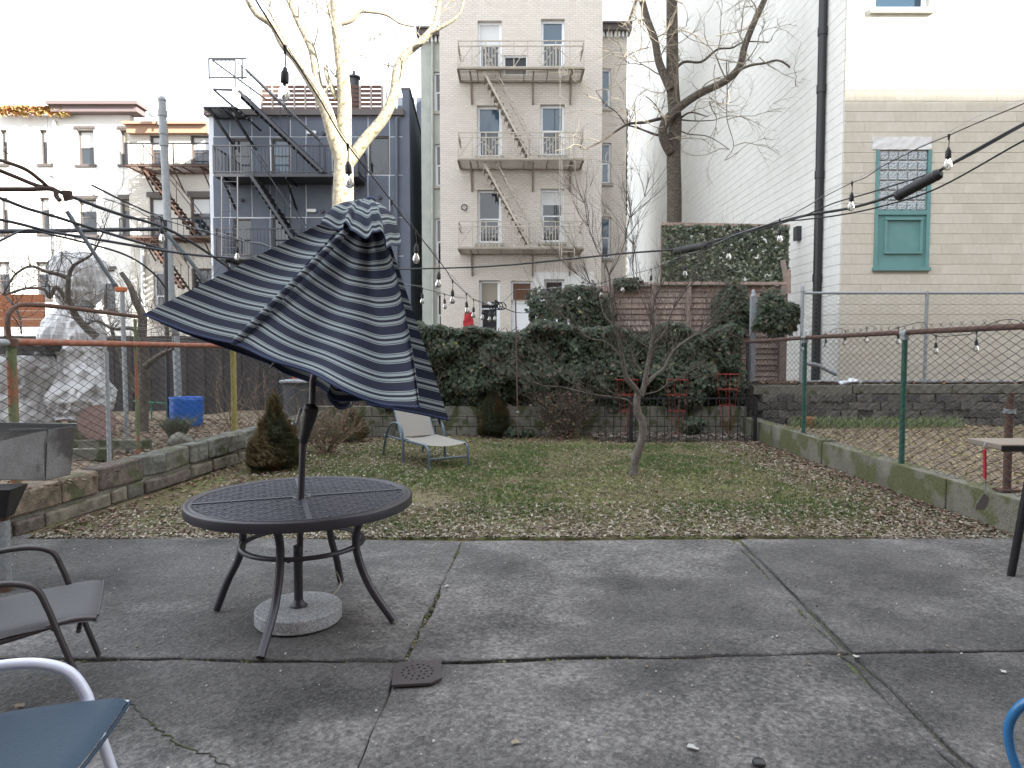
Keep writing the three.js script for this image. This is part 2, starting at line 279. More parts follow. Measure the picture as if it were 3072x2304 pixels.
struct('yard_left', sheet(40, 40, (s, t) => { const z = lerp(-4, -16, t), x = lerp(-14, -4.74 + (-z - 4.6) * .107, s); return V(x, .34 + (nz(x * 1.4, z * 1.4) - .5) * .12, z); }), M.litterGround);
struct('yard_right', sheet(40, 40, (s, t) => { const x = lerp(4.56, 14, s), z = lerp(-3, -12.9, t); return V(x, .2 + (nz(x * 1.2, z * 1.2) - .5) * .05, z); }), M.litterGround);
struct('terrace_right', box(4.5, 14, .3, .97, -13.95, -13.05), M.soil);
struct('yard_back', sheet(8, 8, (s, t) => V(lerp(-20, 12, s), .3, lerp(-13.4, -30, t))), M.ground);

// ---------------------------------------------------------------- low walls
{ // right mossy concrete wall
  const w = thing('concrete_wall', 'low mossy concrete wall along the right side of the lawn', 'wall', [4.55, 0, -9]);
  const zs = [-3.2, -5.0, -6.9, -8.4, -9.7, -10.4, -11.6, -13.1];
  for (let i = 0; i < zs.length - 1; i++) {
    const L = zs[i] - zs[i + 1], g = rbox(.22, .46, L - .008, .014, 2); const top = .315 + i * .004 + (i > 3 ? .02 : 0);
    part(w, 'wall_section', metric(jitter(g.translate(4.55 + (i % 2) * .012, top - .23, (zs[i] + zs[i + 1]) / 2), .006, i, 5)), M.mossWall);
  }
}
{ // left wall of mixed stones
  const w = thing('stone_wall', 'low wall of mismatched grey and tan stones on the left', 'wall', [-4.2, 0, -8.5]), rr = rngOf(31);
  const A = V(-4.62, 0, -4.6), B = V(-3.72, 0, -13.0), D = B.clone().sub(A), L = D.length(), ang = Math.atan2(D.x, D.z); D.normalize();
  const top = s => .40 + s * .010;
  part(w, 'mortar_core', metric(jitter(new THREE.BoxGeometry(.16, .5, L, 1, 4, 60).rotateY(ang).translate((A.x + B.x) / 2, .125, (A.z + B.z) / 2), .01, 3, 4)), M.mortar);
  for (const [row, y0f, y1f] of [[0, -.03, .38], [1, .40, 1.0]]) {
    let s = .02;
    while (s < L - .1) {
      let len = row ? [.72, .6, .42, .5, .36, .40, .56, .46][Math.floor(rr() * 8)] : [.34, .5, .7, .28, .9][Math.floor(rr() * 5)];
      if (row && s > 1.0 && s < 1.7) len = .62; len = Math.min(len, L - s);
      const h0 = top(s) * y0f, h1 = top(s) * y1f - (row ? 0 : rr() * .02), c = A.clone().addScaledVector(D, s + len / 2);
      const g = jitter(rbox(.22 + rr() * .03, h1 - h0 - .012, len - .016, .03, 4), .024, s * 7, 4).rotateY(ang).translate(c.x + .008 * rr(), (h0 + h1) / 2, c.z);
      part(w, 'stone', metric(g), M.stones[row ? (s < .8 ? 2 : s < 1.9 ? 3 : [0, 1, 4, 1, 0, 5][Math.floor(rr() * 6)]) : [2, 5, 0, 2][Math.floor(rr() * 4)]]);
      s += len;
    }
  }
}
{ // back wall of concrete blocks below the ivy
  const w = thing('block_wall', 'low mossy concrete block wall beneath the ivy hedge', 'wall', [0, 0, -13.05]), rr = rngOf(41);
  part(w, 'mortar_core', box(-3.9, 4.5, -.05, .55, -13.18, -13.02), M.blockJoint);
  for (let r = 0; r < 3; r++) for (let x = -3.9 - (r % 2) * .2; x < 4.4; x += .405) {
    const x0 = Math.max(-3.9, x) + .004, x1 = Math.min(4.5, x + .405) - .004; if (x1 - x0 < .05) continue;
    const g = rbox(x1 - x0, .187, .2, .008, 1).translate((x0 + x1) / 2, -.02 + r * .197 + .095, -13.08 + rr() * .014 + (x < -1.7 && x > -2.4 ? .02 : 0));
    part(w, 'concrete_block', metric(g), M.block);
  }
}
{ // right terrace: rough retaining blocks with a kerb on top
  const w = thing('retaining_wall', 'dark split-face block retaining wall in the right yard', 'wall', [8, .2, -12.95]), rr = rngOf(51);
  const gs = [0, 1, 2, 3, 4].map(i => jitter(new THREE.BoxGeometry(.292, .142, .2, 5, 3, 2), .016, i * 3, 9));
  for (let r = 0; r < 4; r++) for (let x = 4.62 + (r % 2) * .15, k = 0; x < 12.2; x += .3, k++) {
    const m = part(w, 'retaining_block', metric(gs[(k * 3 + r) % 5].clone()), M.retBlock[Math.floor(rr() * 3)], V(x + .15, .2 + r * .15 + .08, -12.95 + (rr() - .5) * .05 - r * .012), [0, (rr() - .5) * .16, 0]);
  }
  const k = thing('concrete_kerb', 'cracked concrete kerb on top of the retaining blocks', 'kerb', [8, .82, -13.02]);
  for (let x = 4.6, i = 0; x < 12; x += 1.9, i++) part(k, 'kerb_section', metric(jitter(rbox(1.88, .17, .26, .012, 2).translate(x + .95, .90 - (i === 0 ? .02 : 0), -13.06), .008, i, 4)), M.block);
}
// ---------------------------------------------------------------- building helpers
const rect = (u0, u1, v0, v1, d) => [PX(u0, d, (v0 + v1) / 2), PX(u1, d, (v0 + v1) / 2), PY(v1, d), PY(v0, d)];
function windowUnit(b, [x0, x1, y0, y1], z, o = {}) {
  const { frame = M.white, fw = .06, rec = .1, sill = M.stone, rail = .5, glass = M.glass, glass2 = glass, blind = 0, blindMat = M.blind, door = false } = o;
  const zf = z - rec, f = fw;
  const bars = [box(x0, x0 + f, y0, y1, zf - .07, zf), box(x1 - f, x1, y0, y1, zf - .07, zf), box(x0 + f, x1 - f, y1 - f, y1, zf - .07, zf), box(x0 + f, x1 - f, y0, y0 + f, zf - .07, zf)];
  const w = part(b, door ? 'door' : 'window', mg(bars), frame);
  const ym = lerp(y0, y1, rail), i0 = x0 + f, i1 = x1 - f;
  if (rail > 0) {
    part(w, 'sash', mg([box(i0, i1, ym - .022, ym + .022, zf - .055, zf - .012), box(i0, i0 + .03, y0 + f, ym - .022, zf - .055, zf - .012), box(i1 - .03, i1, y0 + f, ym - .022, zf - .055, zf - .012)]), frame);
    part(w, 'pane', box(i0, i1, ym + .022, y1 - f, zf - .05, zf - .044), glass);
    part(w, 'pane', box(i0 + .03, i1 - .03, y0 + f, ym - .022, zf - .04, zf - .034), glass2);
  } else part(w, 'pane', box(i0, i1, y0 + f, y1 - f, zf - .05, zf - .044), glass);
  if (blind) part(w, 'blind', box(i0 + .002, i1 - .002, lerp(y1 - f, y0, blind), y1 - f - .002, zf - .042, zf - .0385), blindMat);
  if (sill) part(w, 'sill', box(x0 - .08, x1 + .08, y0 - .1, y0 - .002, z - rec - .05, z + .07), sill);
  return w;
}
function picketRail(x0, x1, y, h, z, sp, r, axis = 'x') {   // rail with balusters along x (or along z from z=x0 to x1 at x=z)
  const pt = (a, yy) => axis === 'x' ? V(a, yy, z) : V(z, yy, a), l = [bar(pt(x0, y + h), pt(x1, y + h), r * 3, r * 3), bar(pt(x0, y + .06), pt(x1, y + .06), r * 2.4, r * 2.4)];
  const n = Math.max(1, Math.round(Math.abs(x1 - x0) / sp)); for (let i = 0; i <= n; i++) { const a = lerp(x0, x1, i / n); l.push(bar(pt(a, y), pt(a, y + h), i % 8 ? r : r * 2.6)); }
  return mg(l);
}
function platform(x0, x1, y, z0, z1, sp = .07, t = .012) {
  const l = [bar(V(x0, y, z1), V(x1, y, z1), .05, .07), bar(V(x0, y, z0), V(x1, y, z0), .05, .07), bar(V(x0, y, z0), V(x0, y, z1), .05, .07), bar(V(x1, y, z0), V(x1, y, z1), .05, .07)];
  for (let z = z0 + sp; z < z1 - .02; z += sp) l.push(bar(V(x0, y + .01, z), V(x1, y + .01, z), t, .035));
  for (let x = x0 + .6; x < x1 - .1; x += .75) l.push(bar(V(x, y - .02, z0), V(x, y - .02, z1), .04, .03));
  return mg(l);
}
function stair(a, b, w, mat, fe, { treads = 12, rail = true, rh = .75, sh = .07 } = {}) {   // flight from a (top) to b (bottom) in the plane of the facade
  const l = [], n = V(0, 0, 1);
  for (const k of [0, 1]) l.push(bar(a.clone().addScaledVector(n, -w * k), b.clone().addScaledVector(n, -w * k), sh, .035));
  const s = part(fe, 'stair_stringer', mg(l), mat);
  const tl = []; for (let i = 1; i < treads; i++) { const p = a.clone().lerp(b, i / treads); tl.push(box(p.x - .1, p.x + .1, p.y - .015, p.y + .012, p.z - w + .02, p.z - .02)); tl.push(box(p.x - .1, p.x - .085, p.y - .1, p.y - .015, p.z - w + .02, p.z - .02)); }
  part(fe, 'stair_tread', mg(tl), mat);
  if (rail) { const rl = []; for (const k of [0, 1]) { const q = V(0, rh, -w * k); rl.push(rod(a.clone().add(q), b.clone().add(q), .018, 5)); for (const t of [.04, .5, .96]) { const p = a.clone().lerp(b, t).addScaledVector(n, -w * k); rl.push(rod(p, p.clone().add(V(0, rh, 0)), .014, 5)); } } part(fe, 'handrail', mg(rl), mat); }
}
// ---------------------------------------------------------------- tan brick apartment house
{
  const d = 23, z = -d, b = thing('apartment_building', 'cream painted brick apartment house with fire escapes in the centre', 'building', [PX(1563, d), 0, z - 2]);
  const X0 = PX(1323, d), X1 = PX(1802, d);
  const wins = [[1433, 1505, 62, 203], [1623, 1694, 57, 200], [1431, 1505, 316, 469], [1621, 1694, 313, 466], [1432, 1504, 569, 729], [1622, 1692, 566, 726], [1437, 1500, 841, 1010], [1632, 1694, 838, 960]].map(q => rect(...q, d));
  const door = rect(1533, 1598, 843, 1045, d), ac = rect(1511, 1583, 166, 226, d);
  part(b, 'wall', wallHoles(X0, X1, 0, 15.4, [...wins, door, ac], z, .35), M.tanBrick);
  part(b, 'side_wall', box(X0, X0 + .3, 0, 15.4, z - 2.4, z - .352), M.tanBrick); part(b, 'side_wall', box(X1 - .3, X1, 0, 15.4, z - 2.4, z - .352), M.tanBrick);
  part(b, 'roof', box(X0 - .05, X1 + .05, 15.402, 15.6, z - 9, z + .08), M.stone);
  wins.forEach((r, i) => windowUnit(b, r, z, { glass: i < 4 ? M.glassSkyTint : M.glass, glass2: M.glass, blind: [.45, .0, 0, 0, 0, .25, .4, 0][i], blindMat: i === 6 ? M.curtain : M.blind, rail: i === 4 ? .46 : .5, rec: .14, fw: .085 }));
  const [a0, a1, b0, b1] = ac; const v = part(b, 'vent_frame', mg([box(a0, a1, b0, b0 + .05, z - .2, z - .05), box(a0, a1, b1 - .05, b1, z - .2, z - .05), box(a0, a0 + .05, b0 + .05, b1 - .05, z - .2, z - .05), box(a1 - .05, a1, b0 + .05, b1 - .05, z - .2, z - .05)]), M.white);
  part(v, 'grille', box(a0, a1, b0 + .052, b1 - .052, z - .2, z - .12), M.black);
  const [d0, d1, e0, e1] = door;
  const dr = part(b, 'door', mg([box(d0, d0 + .07, e0, e1, z - .2, z - .1), box(d1 - .07, d1, e0, e1, z - .2, z - .1), box(d0 + .07, d1 - .07, e1 - .07, e1, z - .2, z - .1)]), M.white);
  part(dr, 'transom', box(d0 + .07, d1 - .07, e1 - .62, e1 - .07, z - .18, z - .15), std(lin(.11, .045, .02), .35));
  part(dr, 'panel', box(d0 + .07, d1 - .07, e0, e1 - .7, z - .18, z - .13), M.white); part(dr, 'rail', box(d0 - .02, d1 + .02, e1 - .69, e1 - .63, z - .2, z - .04), M.stone);
  // whitewashed patch of wall beside the door
  const pr = rect(1600, 1780, 806, 1000, d); part(b, 'whitewash_patch', wallHoles(pr[0], pr[1], pr[2], pr[3] - .12, [wins[7]], z + .006, .005), M.whiteFlat);
  // recessed wings
  const dw = 25, wl = PX(1268, dw), wr = PX(1874, dw), yt = PY(115, dw), zw = -dw;
  const sw = [[1302, 1330, 215, 335], [1305, 1330, 432, 558], [1306, 1330, 655, 795], [1310, 1330, 880, 1010]].map(q => rect(...q, dw)), se = [[1800, 1833, 205, 325], [1800, 1833, 428, 550], [1800, 1833, 650, 775]].map(q => rect(...q, dw));
  part(b, 'left_wing_wall', wallHoles(wl, X0 + .4, 0, yt, sw, zw, .3), M.greenStucco); part(b, 'right_wing_wall', wallHoles(X1 - .4, wr, 0, PY(100, dw), se, zw, .3), M.tanBrick);
  part(b, 'left_wing_side', box(wl, wl + .2, 0, yt, zw - 9, zw - .302), M.greenStucco); part(b, 'right_wing_side', box(wr - .2, wr, 0, PY(100, dw), zw - 9, zw - .302), M.tanBrick);
  sw.forEach(r => windowUnit(b, r, zw, { fw: .07 })); se.forEach((r, i) => windowUnit(b, r, zw, { fw: .07, glass: M.glassSkyTint }));
  for (const [xa, xb, y] of [[wl - .12, X0 - .02, yt], [X1 + .02, wr + .12, PY(100, dw)]]) {
    const c = part(b, 'cornice', mg([box(xa, xb, y + .002, y + .2, zw - .3, zw + .3), box(xa, xb, y + .2, y + .26, zw - .3, zw + .38)]), M.cornice);
    const dl = []; for (let x = xa + .08; x < xb - .06; x += .14) dl.push(box(x, x + .07, y - .18, y, zw + .002, zw + .16)); part(c, 'dentil', mg(dl), M.whiteFlat);
  }
  // pipes and fittings on the wall
  part(b, 'downpipe', tube([P(1297, 120, 24.9), P(1297, 700, 24.9), P(1299, 1010, 24.9)], .05, 6, { smooth: false }), M.greenStucco);
  const wr2 = P(1393, 622, 22.92); part(b, 'hose_ring', new THREE.TorusGeometry(.09, .018, 6, 20).translate(wr2.x, wr2.y, wr2.z), M.black);
  // fire escape
  const fe = thing('fire_escape', 'cream painted fire escape with three landings on the brick apartment house', 'fire escape', [PX(1563, 22), 3, z + .5]);
  const fx0 = PX(1377, 21.95), fx1 = PX(1747, 21.95), zf = -21.95, ys = [PY(206, 21.95), PY(480, 21.95), PY(746, 21.95)];
  ys.forEach((y, k) => {
    part(fe, 'landing', platform(fx0, fx1, y, z + .02, zf, .1, .012), M.escapeRust);
    const l = [], h = .86, rr = .022;
    for (const yy of [h, h * .82, .05]) { l.push(bar(V(fx0, y + yy, zf), V(fx1, y + yy, zf), rr * 1.4)); for (const xx of [fx0, fx1]) l.push(bar(V(xx, y + yy, zf), V(xx, y + yy, z), rr * 1.4)); }
    const n = 9; for (let i = 0; i <= n; i++) { const x = lerp(fx0, fx1, i / n); l.push(bar(V(x, y, zf), V(x, y + h, zf), rr * 1.3)); if (i < n && i % 2 === 0) { const x2 = lerp(fx0, fx1, (i + 1) / n); l.push(bar(V(x, y + .05, zf), V(x2, y + h * .8, zf), rr)); } }
    for (const ctr of [1468, 1657]) { const xc = PX(ctr, 21.95); for (let i = -3; i <= 3; i++) l.push(bar(V(xc + i * .1, y + .05, zf), V(xc + i * .1, y + h * .82, zf), rr)); for (const s of [-1, 1]) { l.push(bar(V(xc + s * .1, y + h * .8, zf), V(xc + s * .45, y + .35, zf), rr)); l.push(bar(V(xc + s * .3, y + .05, zf), V(xc + s * .5, y + .3, zf), rr)); } }
    part(fe, 'railing', mg(l), M.escape);
    for (const u of [1412, 1600, 1715]) { const x = PX(u, 22); part(fe, 'bracket', mg([bar(V(x, y - .04, zf), V(x, y - .04, z), .05), bar(V(x, y - .04, zf + -.3), V(x, y - .75, z + .02), .04), bar(V(x, y - .75, z + .02), V(x, y, z + .02), .05)]), M.escapeRust); }
  });
  for (let k = 0; k < 2; k++) stair(P(1450, [212, 486][k], 22.1), V(PX(1592, 22.1), ys[k + 1] + .05, -22.1), .55, M.escape, fe, { treads: 14 });
  const ll = [], lx0 = PX(1684, 21.8), lx1 = PX(1722, 21.8), ly0 = PY(812, 21.8), ly1 = ys[0]; for (const x of [lx0, lx1]) ll.push(rod(V(x, ly0, -21.8), V(x, PY(480, 21.8), -21.8), .018, 5)); for (let y = ly0; y < PY(490, 21.8); y += .3) ll.push(rod(V(lx0, y, -21.8), V(lx1, y, -21.8), .012, 5));
  ll.push(rod(V(PX(1678, 21.8), PY(770, 21.8), -21.8), V(PX(1678, 21.8), ly1, -21.8), .016, 5)); part(fe, 'drop_ladder', mg(ll), M.escape);
  const wc = P(1690, 214, 21.8); const wl2 = [new THREE.TorusGeometry(.13, .018, 6, 24)]; for (let i = 0; i < 3; i++) wl2.push(new THREE.BoxGeometry(.25, .02, .02).rotateZ(i * 1.047)); part(fe, 'pulley_wheel', mg(wl2).translate(wc.x, wc.y, wc.z), M.escape);
}
// ---------------------------------------------------------------- slate grey house
{
  const d = 25, z = -d, b = thing('grey_house', 'slate grey panelled house with black balconies, left of the centre', 'house', [PX(926, d), 0, z - 3]);
  const X0 = PX(639, d), X1 = PX(1213, d), YT = PY(349, d);
  const ops = [[696, 754, 416, 528], [813, 871, 416, 528], [1106, 1168, 408, 524], [700, 757, 655, 769], [818, 875, 652, 770], [1106, 1168, 650, 770], [700, 757, 900, 1010]].map(q => rect(...q, d));
  part(b, 'wall', wallHoles(X0, X1, 0, YT, ops, z - .02, .3), M.panelJoint);
  const us = [639, 689, 755, 810, 871, 918, 996, 1054, 1104, 1168, 1213], vs = [349, 410, 525, 652, 768, 890, 1010, 1090];
  for (let i = 0; i < us.length - 1; i++) for (let j = 0; j < vs.length - 1; j++) {
    let [x0, x1, y0, y1] = rect(us[i], us[i + 1], vs[j], vs[j + 1], d); x0 += .018; x1 -= .018; y0 += .018; y1 -= .018;
    const hs = ops.filter(o => o[0] < x1 && o[1] > x0 && o[2] < y1 && o[3] > y0);
    if (!hs.length) { part(b, 'cladding_panel', box(x0, x1, y0, y1, z - .018, z), M.panel); continue; }
    const h = hs[0], ya = Math.max(y0, h[2]), yb = Math.min(y1, h[3]), xa = Math.max(x0, h[0]), xb = Math.min(x1, h[1]), l = [];
    if (ya - y0 > .02) l.push(box(x0, x1, y0, ya, z - .018, z)); if (y1 - yb > .02) l.push(box(x0, x1, yb, y1, z - .018, z)); if (xa - x0 > .02) l.push(box(x0, xa, ya, yb, z - .018, z)); if (x1 - xb > .02) l.push(box(xb, x1, ya, yb, z - .018, z));
    if (l.length) part(b, 'cladding_panel', mg(l), M.panel);
  }
  ops.forEach((r, i) => windowUnit(b, r, z, { frame: M.cornice, fw: .06, rail: i < 2 ? .55 : 0, sill: null, rec: .06, glass: i === 1 ? M.glassSkyTint : M.glass }));
  part(b, 'coping', box(X0 - .1, X1 + .06, YT + .002, YT + .22, z - .4, z + .16), M.cornice);
  // side wall with sloping parapet, visible on the right
  const s = new THREE.Shape([[0, 0], [5.6, 0], [5.6, YT - .2], [0, YT + .95]].map(p => new THREE.Vector2(...p)));
  part(b, 'side_wall', metric(new THREE.ExtrudeGeometry(s, { depth: .25, bevelEnabled: false }).rotateY(Math.PI / 2).translate(X1 - .002, 0, z - .002)), M.panel);
  part(b, 'parapet_coping', bar(V(X1 + .12, YT + .99, z), V(X1 + .12, YT - .16, z - 5.6), .07, .34), M.cornice);
  part(b, 'roof', box(X0, X1, YT - .1, YT, z - 6, z - .4), M.cornice);
  part(b, 'drainpipe', rod(P(1190, 352, 24.9), P(1190, 1000, 24.9), .06, 8), M.panel);
  for (const [u, v] of [[935, 398], [970, 400], [935, 632], [966, 634], [1140, 592], [725, 600]]) { const p = P(u, v, 24.96); part(b, 'wall_lamp', u === 935 ? rbox(.34, .12, .1, .02).translate(p.x, p.y, p.z) : new THREE.CylinderGeometry(.07, .07, .12, 10).rotateX(1.57).translate(p.x, p.y, p.z), u === 935 ? M.whiteFlat : M.ironGrey); }
  // roof deck screen
  const ds = thing('roof_deck_screen', 'rusty brown lattice screen on the grey house roof', 'screen', [PX(975, 26), YT, -26]), D = 26, sx0 = PX(797, D), sx1 = PX(1153, D), sy0 = YT + .1, sy1 = PY(262, D);
  const ps = []; for (let i = 0; i <= 11; i++) { const x = lerp(sx0, sx1, i / 11); part(ds, 'post', box(x - .035, x + .035, sy0 - .3, sy1 + .05, -26.06, -26), M.woods[3]); }
  for (let i = 0; i < 11; i++) { const l = [], xa = lerp(sx0, sx1, i / 11), xb = lerp(sx0, sx1, (i + 1) / 11); for (let y = sy0; y < sy1; y += .16) l.push(box(xa + .036, xb - .036, y, y + .115, -26.04, -26.02)); part(ds, 'slat_panel', mg(l), M.rust); }
  part(ds, 'mid_rail', box(sx0, sx1, sy0 + .34, sy0 + .38, -25.99, -25.95), M.woods[3]);
  const cw = thing('chimney_cowl', 'small dark chimney cowl above the lattice screen', 'chimney', [PX(1063, 27), YT, -27]), cc = P(1062, 260, 27);
  part(cw, 'pipe', new THREE.CylinderGeometry(.2, .2, 1.2, 10).translate(cc.x, cc.y - .25, cc.z), M.ironGrey); part(cw, 'cap', lathe([[.0, .62], [.05, .6], [.06, .42], [.26, .38], [.26, .30], [.16, .28]], 12).translate(cc.x, cc.y, cc.z), M.ironGrey);
  // balconies and stairs
  const fe = thing('balcony_stairs', 'black steel balconies and stairs on the slate grey house', 'fire escape', [PX(850, 24), 3, z + .5]);
  const zf = -23.85, dd = 23.85;
  const bal = (u0, u1, v, vr, sp = .12) => { const x0 = PX(u0, dd, v), x1 = PX(u1, dd, v), y = PY(v, dd), h = PY(vr, dd) - y; part(fe, 'balcony', mg([box(x0, x1, y - .1, y, z + .02, zf)]), M.ironGrey); part(fe, 'railing', mg([picketRail(x0, x1, y, h, zf, sp, .016), picketRail(z + .05, zf, y, h, x0, sp, .016, 'z'), picketRail(z + .05, zf, y, h, x1, sp, .016, 'z')]), M.ironGrey);
    for (const x of [x0 + .3, (x0 + x1) / 2, x1 - .3]) part(fe, 'bracket', mg([bar(V(x, y - .14, z), V(x, y - .14, zf), .06), bar(V(x, y - .14, zf), V(x, y - 1.0, z + .05), .06)]), M.iron); return y; };
  const y1 = bal(641, 1075, 521, 437), y2 = bal(648, 960, 769, 686), yt = PY(322, dd);
  part(fe, 'landing', platform(PX(628, dd), PX(720, dd), yt, z + .02, zf), M.iron); part(fe, 'railing', picketRail(PX(645, dd), PX(755, dd), yt + .95, .7, zf, .14, .016), M.ironGrey);
  for (const u of [640, 700]) { const x = PX(u, dd); part(fe, 'bracket', mg([bar(V(x, yt, zf), V(x + .5, yt - 1.1, z + .05), .07)]), M.iron); }
  stair(P(715, 272, 23.75), V(PX(975, 23.75), y1 + .04, -23.75), .8, M.ironGrey, fe, { treads: 18, rh: .95, sh: .1 });
  stair(P(752, 526, 23.75), V(PX(915, 23.75), y2 + .04, -23.75), .8, M.ironGrey, fe, { treads: 16, rh: .95, sh: .1 });
  const g = P(640, 268, 23.8), gx = PX(712, 23.8); part(fe, 'roof_gangway', mg([bar(g, V(gx, PY(270, 23.8), -23.8), .06), ...Array.from({ length: 10 }, (_, i) => bar(V(lerp(g.x, gx + .6, i / 9), g.y - i * .12, -23.85), V(lerp(g.x, gx + .6, i / 9), g.y - i * .12, -24.8), .05))]), M.iron);
  part(fe, 'roof_rail', mg([rod(P(636, 180, 23.8), P(800, 300, 23.8), .03, 5), rod(P(636, 180, 23.8), P(706, 180, 23.8), .025, 5), rod(P(706, 180, 23.8), P(706, 262, 23.8), .025, 5), rod(P(738, 208, 23.0), P(960, 420, 23.0), .04, 6)]), M.ironGrey);
  const la = []; for (const u of [664, 712]) la.push(rod(P(u, 530, 23.7), P(u, 770, 23.7), .03, 5)); for (let v = 545; v < 770; v += 22) la.push(rod(P(664, v, 23.7), P(712, v, 23.7), .014, 5)); part(fe, 'ladder', mg(la), M.ironGrey);
}
// ---------------------------------------------------------------- cream and white houses on the left
{
  const d = 27, z = -d, b = thing('cream_house', 'cream rendered house with a rusty fire escape beside the grey house', 'house', [PX(524, d), 0, z - 3]);
  const X0 = PX(400, d), X1 = PX(643, d), YT = PY(385, d);
  const ops = [[450, 505, 405, 505], [572, 629, 405, 505], [450, 505, 592, 712], [572, 632, 590, 709], [462, 508, 815, 960], [576, 638, 805, 960]].map(q => rect(...q, d));
  part(b, 'wall', wallHoles(X0, X1, 0, YT, ops, z, .35), M.creamBrick);
  ops.forEach((r, i) => windowUnit(b, r, z, { frame: i === 4 ? M.white : M.cornice, fw: .07, rec: .1, blind: i < 4 ? .38 : 0 }));
  part(b, 'cornice', mg([box(X0 + .1, X1, YT - .25, YT + .05, z + .002, z + .25), box(X0, X1, YT + .05, YT + .15, z - .3, z + .4)]), std(lin(.36, .22, .15), .8));
  ops.slice(0, 4).forEach(r => part(b, 'lintel', box(r[0] - .1, r[1] + .1, r[3] + .01, r[3] + .2, z + .002, z + .05), M.cornice));
  part(b, 'downpipe', rod(P(427, 730, 26.9), P(430, 960, 26.9), .07, 8), M.white);
  const fe = thing('rusty_fire_escape', 'rusty brown fire escape with two landings on the cream house', 'fire escape', [PX(520, 26), 5, z + .4]), dd = 25.9, zf = -dd;
  [[392, 640, 497, 430], [370, 645, 712, 656]].forEach(([u0, u1, v, vr], k) => { const x0 = PX(u0, dd), x1 = PX(u1, dd), y = PY(v, dd); part(fe, 'landing', platform(x0, x1, y, z + .02, zf, .1, .012), M.rust); part(fe, 'railing', mg([picketRail(x0, x1, y, PY(vr, dd) - y, zf, .22, .014), picketRail(z + .05, zf, y, PY(vr, dd) - y, x1, .22, .014, 'z')]), M.iron);
    for (const u of [430, 525, 610]) { const x = PX(u, dd); part(fe, 'bracket', mg([bar(V(x, y - .03, zf), V(x, y - .03, z), .05), bar(V(x, y - .03, zf - .2), V(x, y - .75, z + .03), .04)]), M.rust); } });
  stair(P(425, 500, 26), P(588, 708, 26), .6, M.rust, fe, { treads: 14, rh: .9 }); stair(P(443, 720, 26), P(548, 868, 26), .6, M.rust, fe, { treads: 12, rh: .9 });
  const sd = thing('satellite_dish', 'small satellite dish on the cream house roof', 'satellite dish', [PX(475, 26.5), YT, -26.5]), sp = P(472, 350, 26.5);
  part(sd, 'dish', new THREE.SphereGeometry(.32, 14, 8, 0, 6.3, 0, .8).rotateX(1.2).translate(sp.x, sp.y, sp.z), M.galv); part(sd, 'mast', rod(V(sp.x, YT, sp.z - .05), V(sp.x, sp.y + .2, sp.z - .05), .025), M.galv);

  const dW = 28, zW = -dW, w = thing('white_house', 'sunlit white house with brown window trim on the left', 'house', [PX(300, dW), 0, zW - 3]);
  const wx0 = PX(165, dW), wx1 = PX(408, dW), wyt = PY(345, dW);
  const wo = [[231, 282, 388, 494], [360, 403, 388, 494], [235, 290, 596, 705], [362, 407, 594, 703], [305, 345, 808, 930], [200, 245, 800, 930]].map(q => rect(...q, dW));
  part(w, 'wall', wallHoles(wx0, wx1, 0, wyt, wo, zW, .35), M.whiteStucco);
  wo.forEach((r, i) => windowUnit(w, r, zW, { frame: M.cornice, fw: .07, rec: .14, sill: M.cornice, blind: i === 0 ? .6 : .3, blindMat: i % 2 ? M.curtain : M.blind }));
  wo.forEach(r => part(w, 'lintel', box(r[0] - .08, r[1] + .08, r[3] + .01, r[3] + .12, zW + .002, zW + .06), M.cornice));
  const co = part(w, 'cornice', mg([box(wx0 + .4, wx1 + .5, wyt + .002, wyt + .25, zW - .3, zW + .4), box(wx0 + .3, wx1 + .6, wyt + .25, wyt + .38, zW - .3, zW + .55)]), std(lin(.17, .13, .13), .8));
  const x = thing('pale_house', 'pale house at the far left edge with vines along its roof', 'house', [PX(60, dW), 0, zW - 3]);
  const xx0 = PX(-160, dW), xx1 = PX(164, dW), xyt = PY(345, dW);
  const xo = [[118, 155, 388, 492], [0, 22, 388, 492], [118, 157, 592, 700], [0, 24, 592, 700], [106, 153, 785, 895], [-12, 30, 785, 895]].map(q => rect(...q, dW));
  part(x, 'wall', wallHoles(xx0, xx1, 0, xyt, xo, zW, .35), M.whiteStucco); xo.forEach((r, i) => windowUnit(x, r, zW, { frame: M.cornice, fw: .06, rec: .14, blind: .3, sill: M.cornice }));
  part(x, 'downpipe', rod(P(163, 360, 27.9), P(168, 800, 27.9), .06, 8), M.white);
  { const ms = [], cs = [], rr = rngOf(15), g = new THREE.PlaneGeometry(.16, .1); for (let i = 0; i < 500; i++) { const p = P(lerp(-10, 210, rr()), lerp(322, 352, rr() * rr()), 27.7); ms.push(mat4(p, rr() * 6, rr() * 6, rr() * 6, .7 + rr())); cs.push(lin(.34 + rr() * .14, .20 + rr() * .12, .08 + rr() * .05)); } const iv = instanced(x, 'dry_vine', g, std(0xffffff, .9), ms.map(m => m.premultiply(new THREE.Matrix4().makeTranslation(...x.position.clone().negate().toArray()))), cs); }
  const far = thing('far_building', 'narrow dark building glimpsed between the brick house and the white wall', 'building', [PX(1885, 42), 0, -43]);
  part(far, 'wall', box(PX(1860, 42), PX(1902, 42), 0, PY(325, 42), -46, -42), std(lin(.13, .12, .105), .9)); for (const v of [350, 460, 570, 680]) { const r = rect(1874, 1893, v, v + 80, 42); const wv = part(far, 'window', box(r[0], r[1], r[2], r[3], -41.99, -41.95), M.teal); part(wv, 'pane', box(r[0] + .06, r[1] - .06, r[2] + .06, r[3] - .06, -41.945, -41.94), M.glass); }
  const ob = thing('far_roof', 'blue grey rooftop bulkhead behind the grey house', 'building', [PX(1240, 34), 8, -36]);
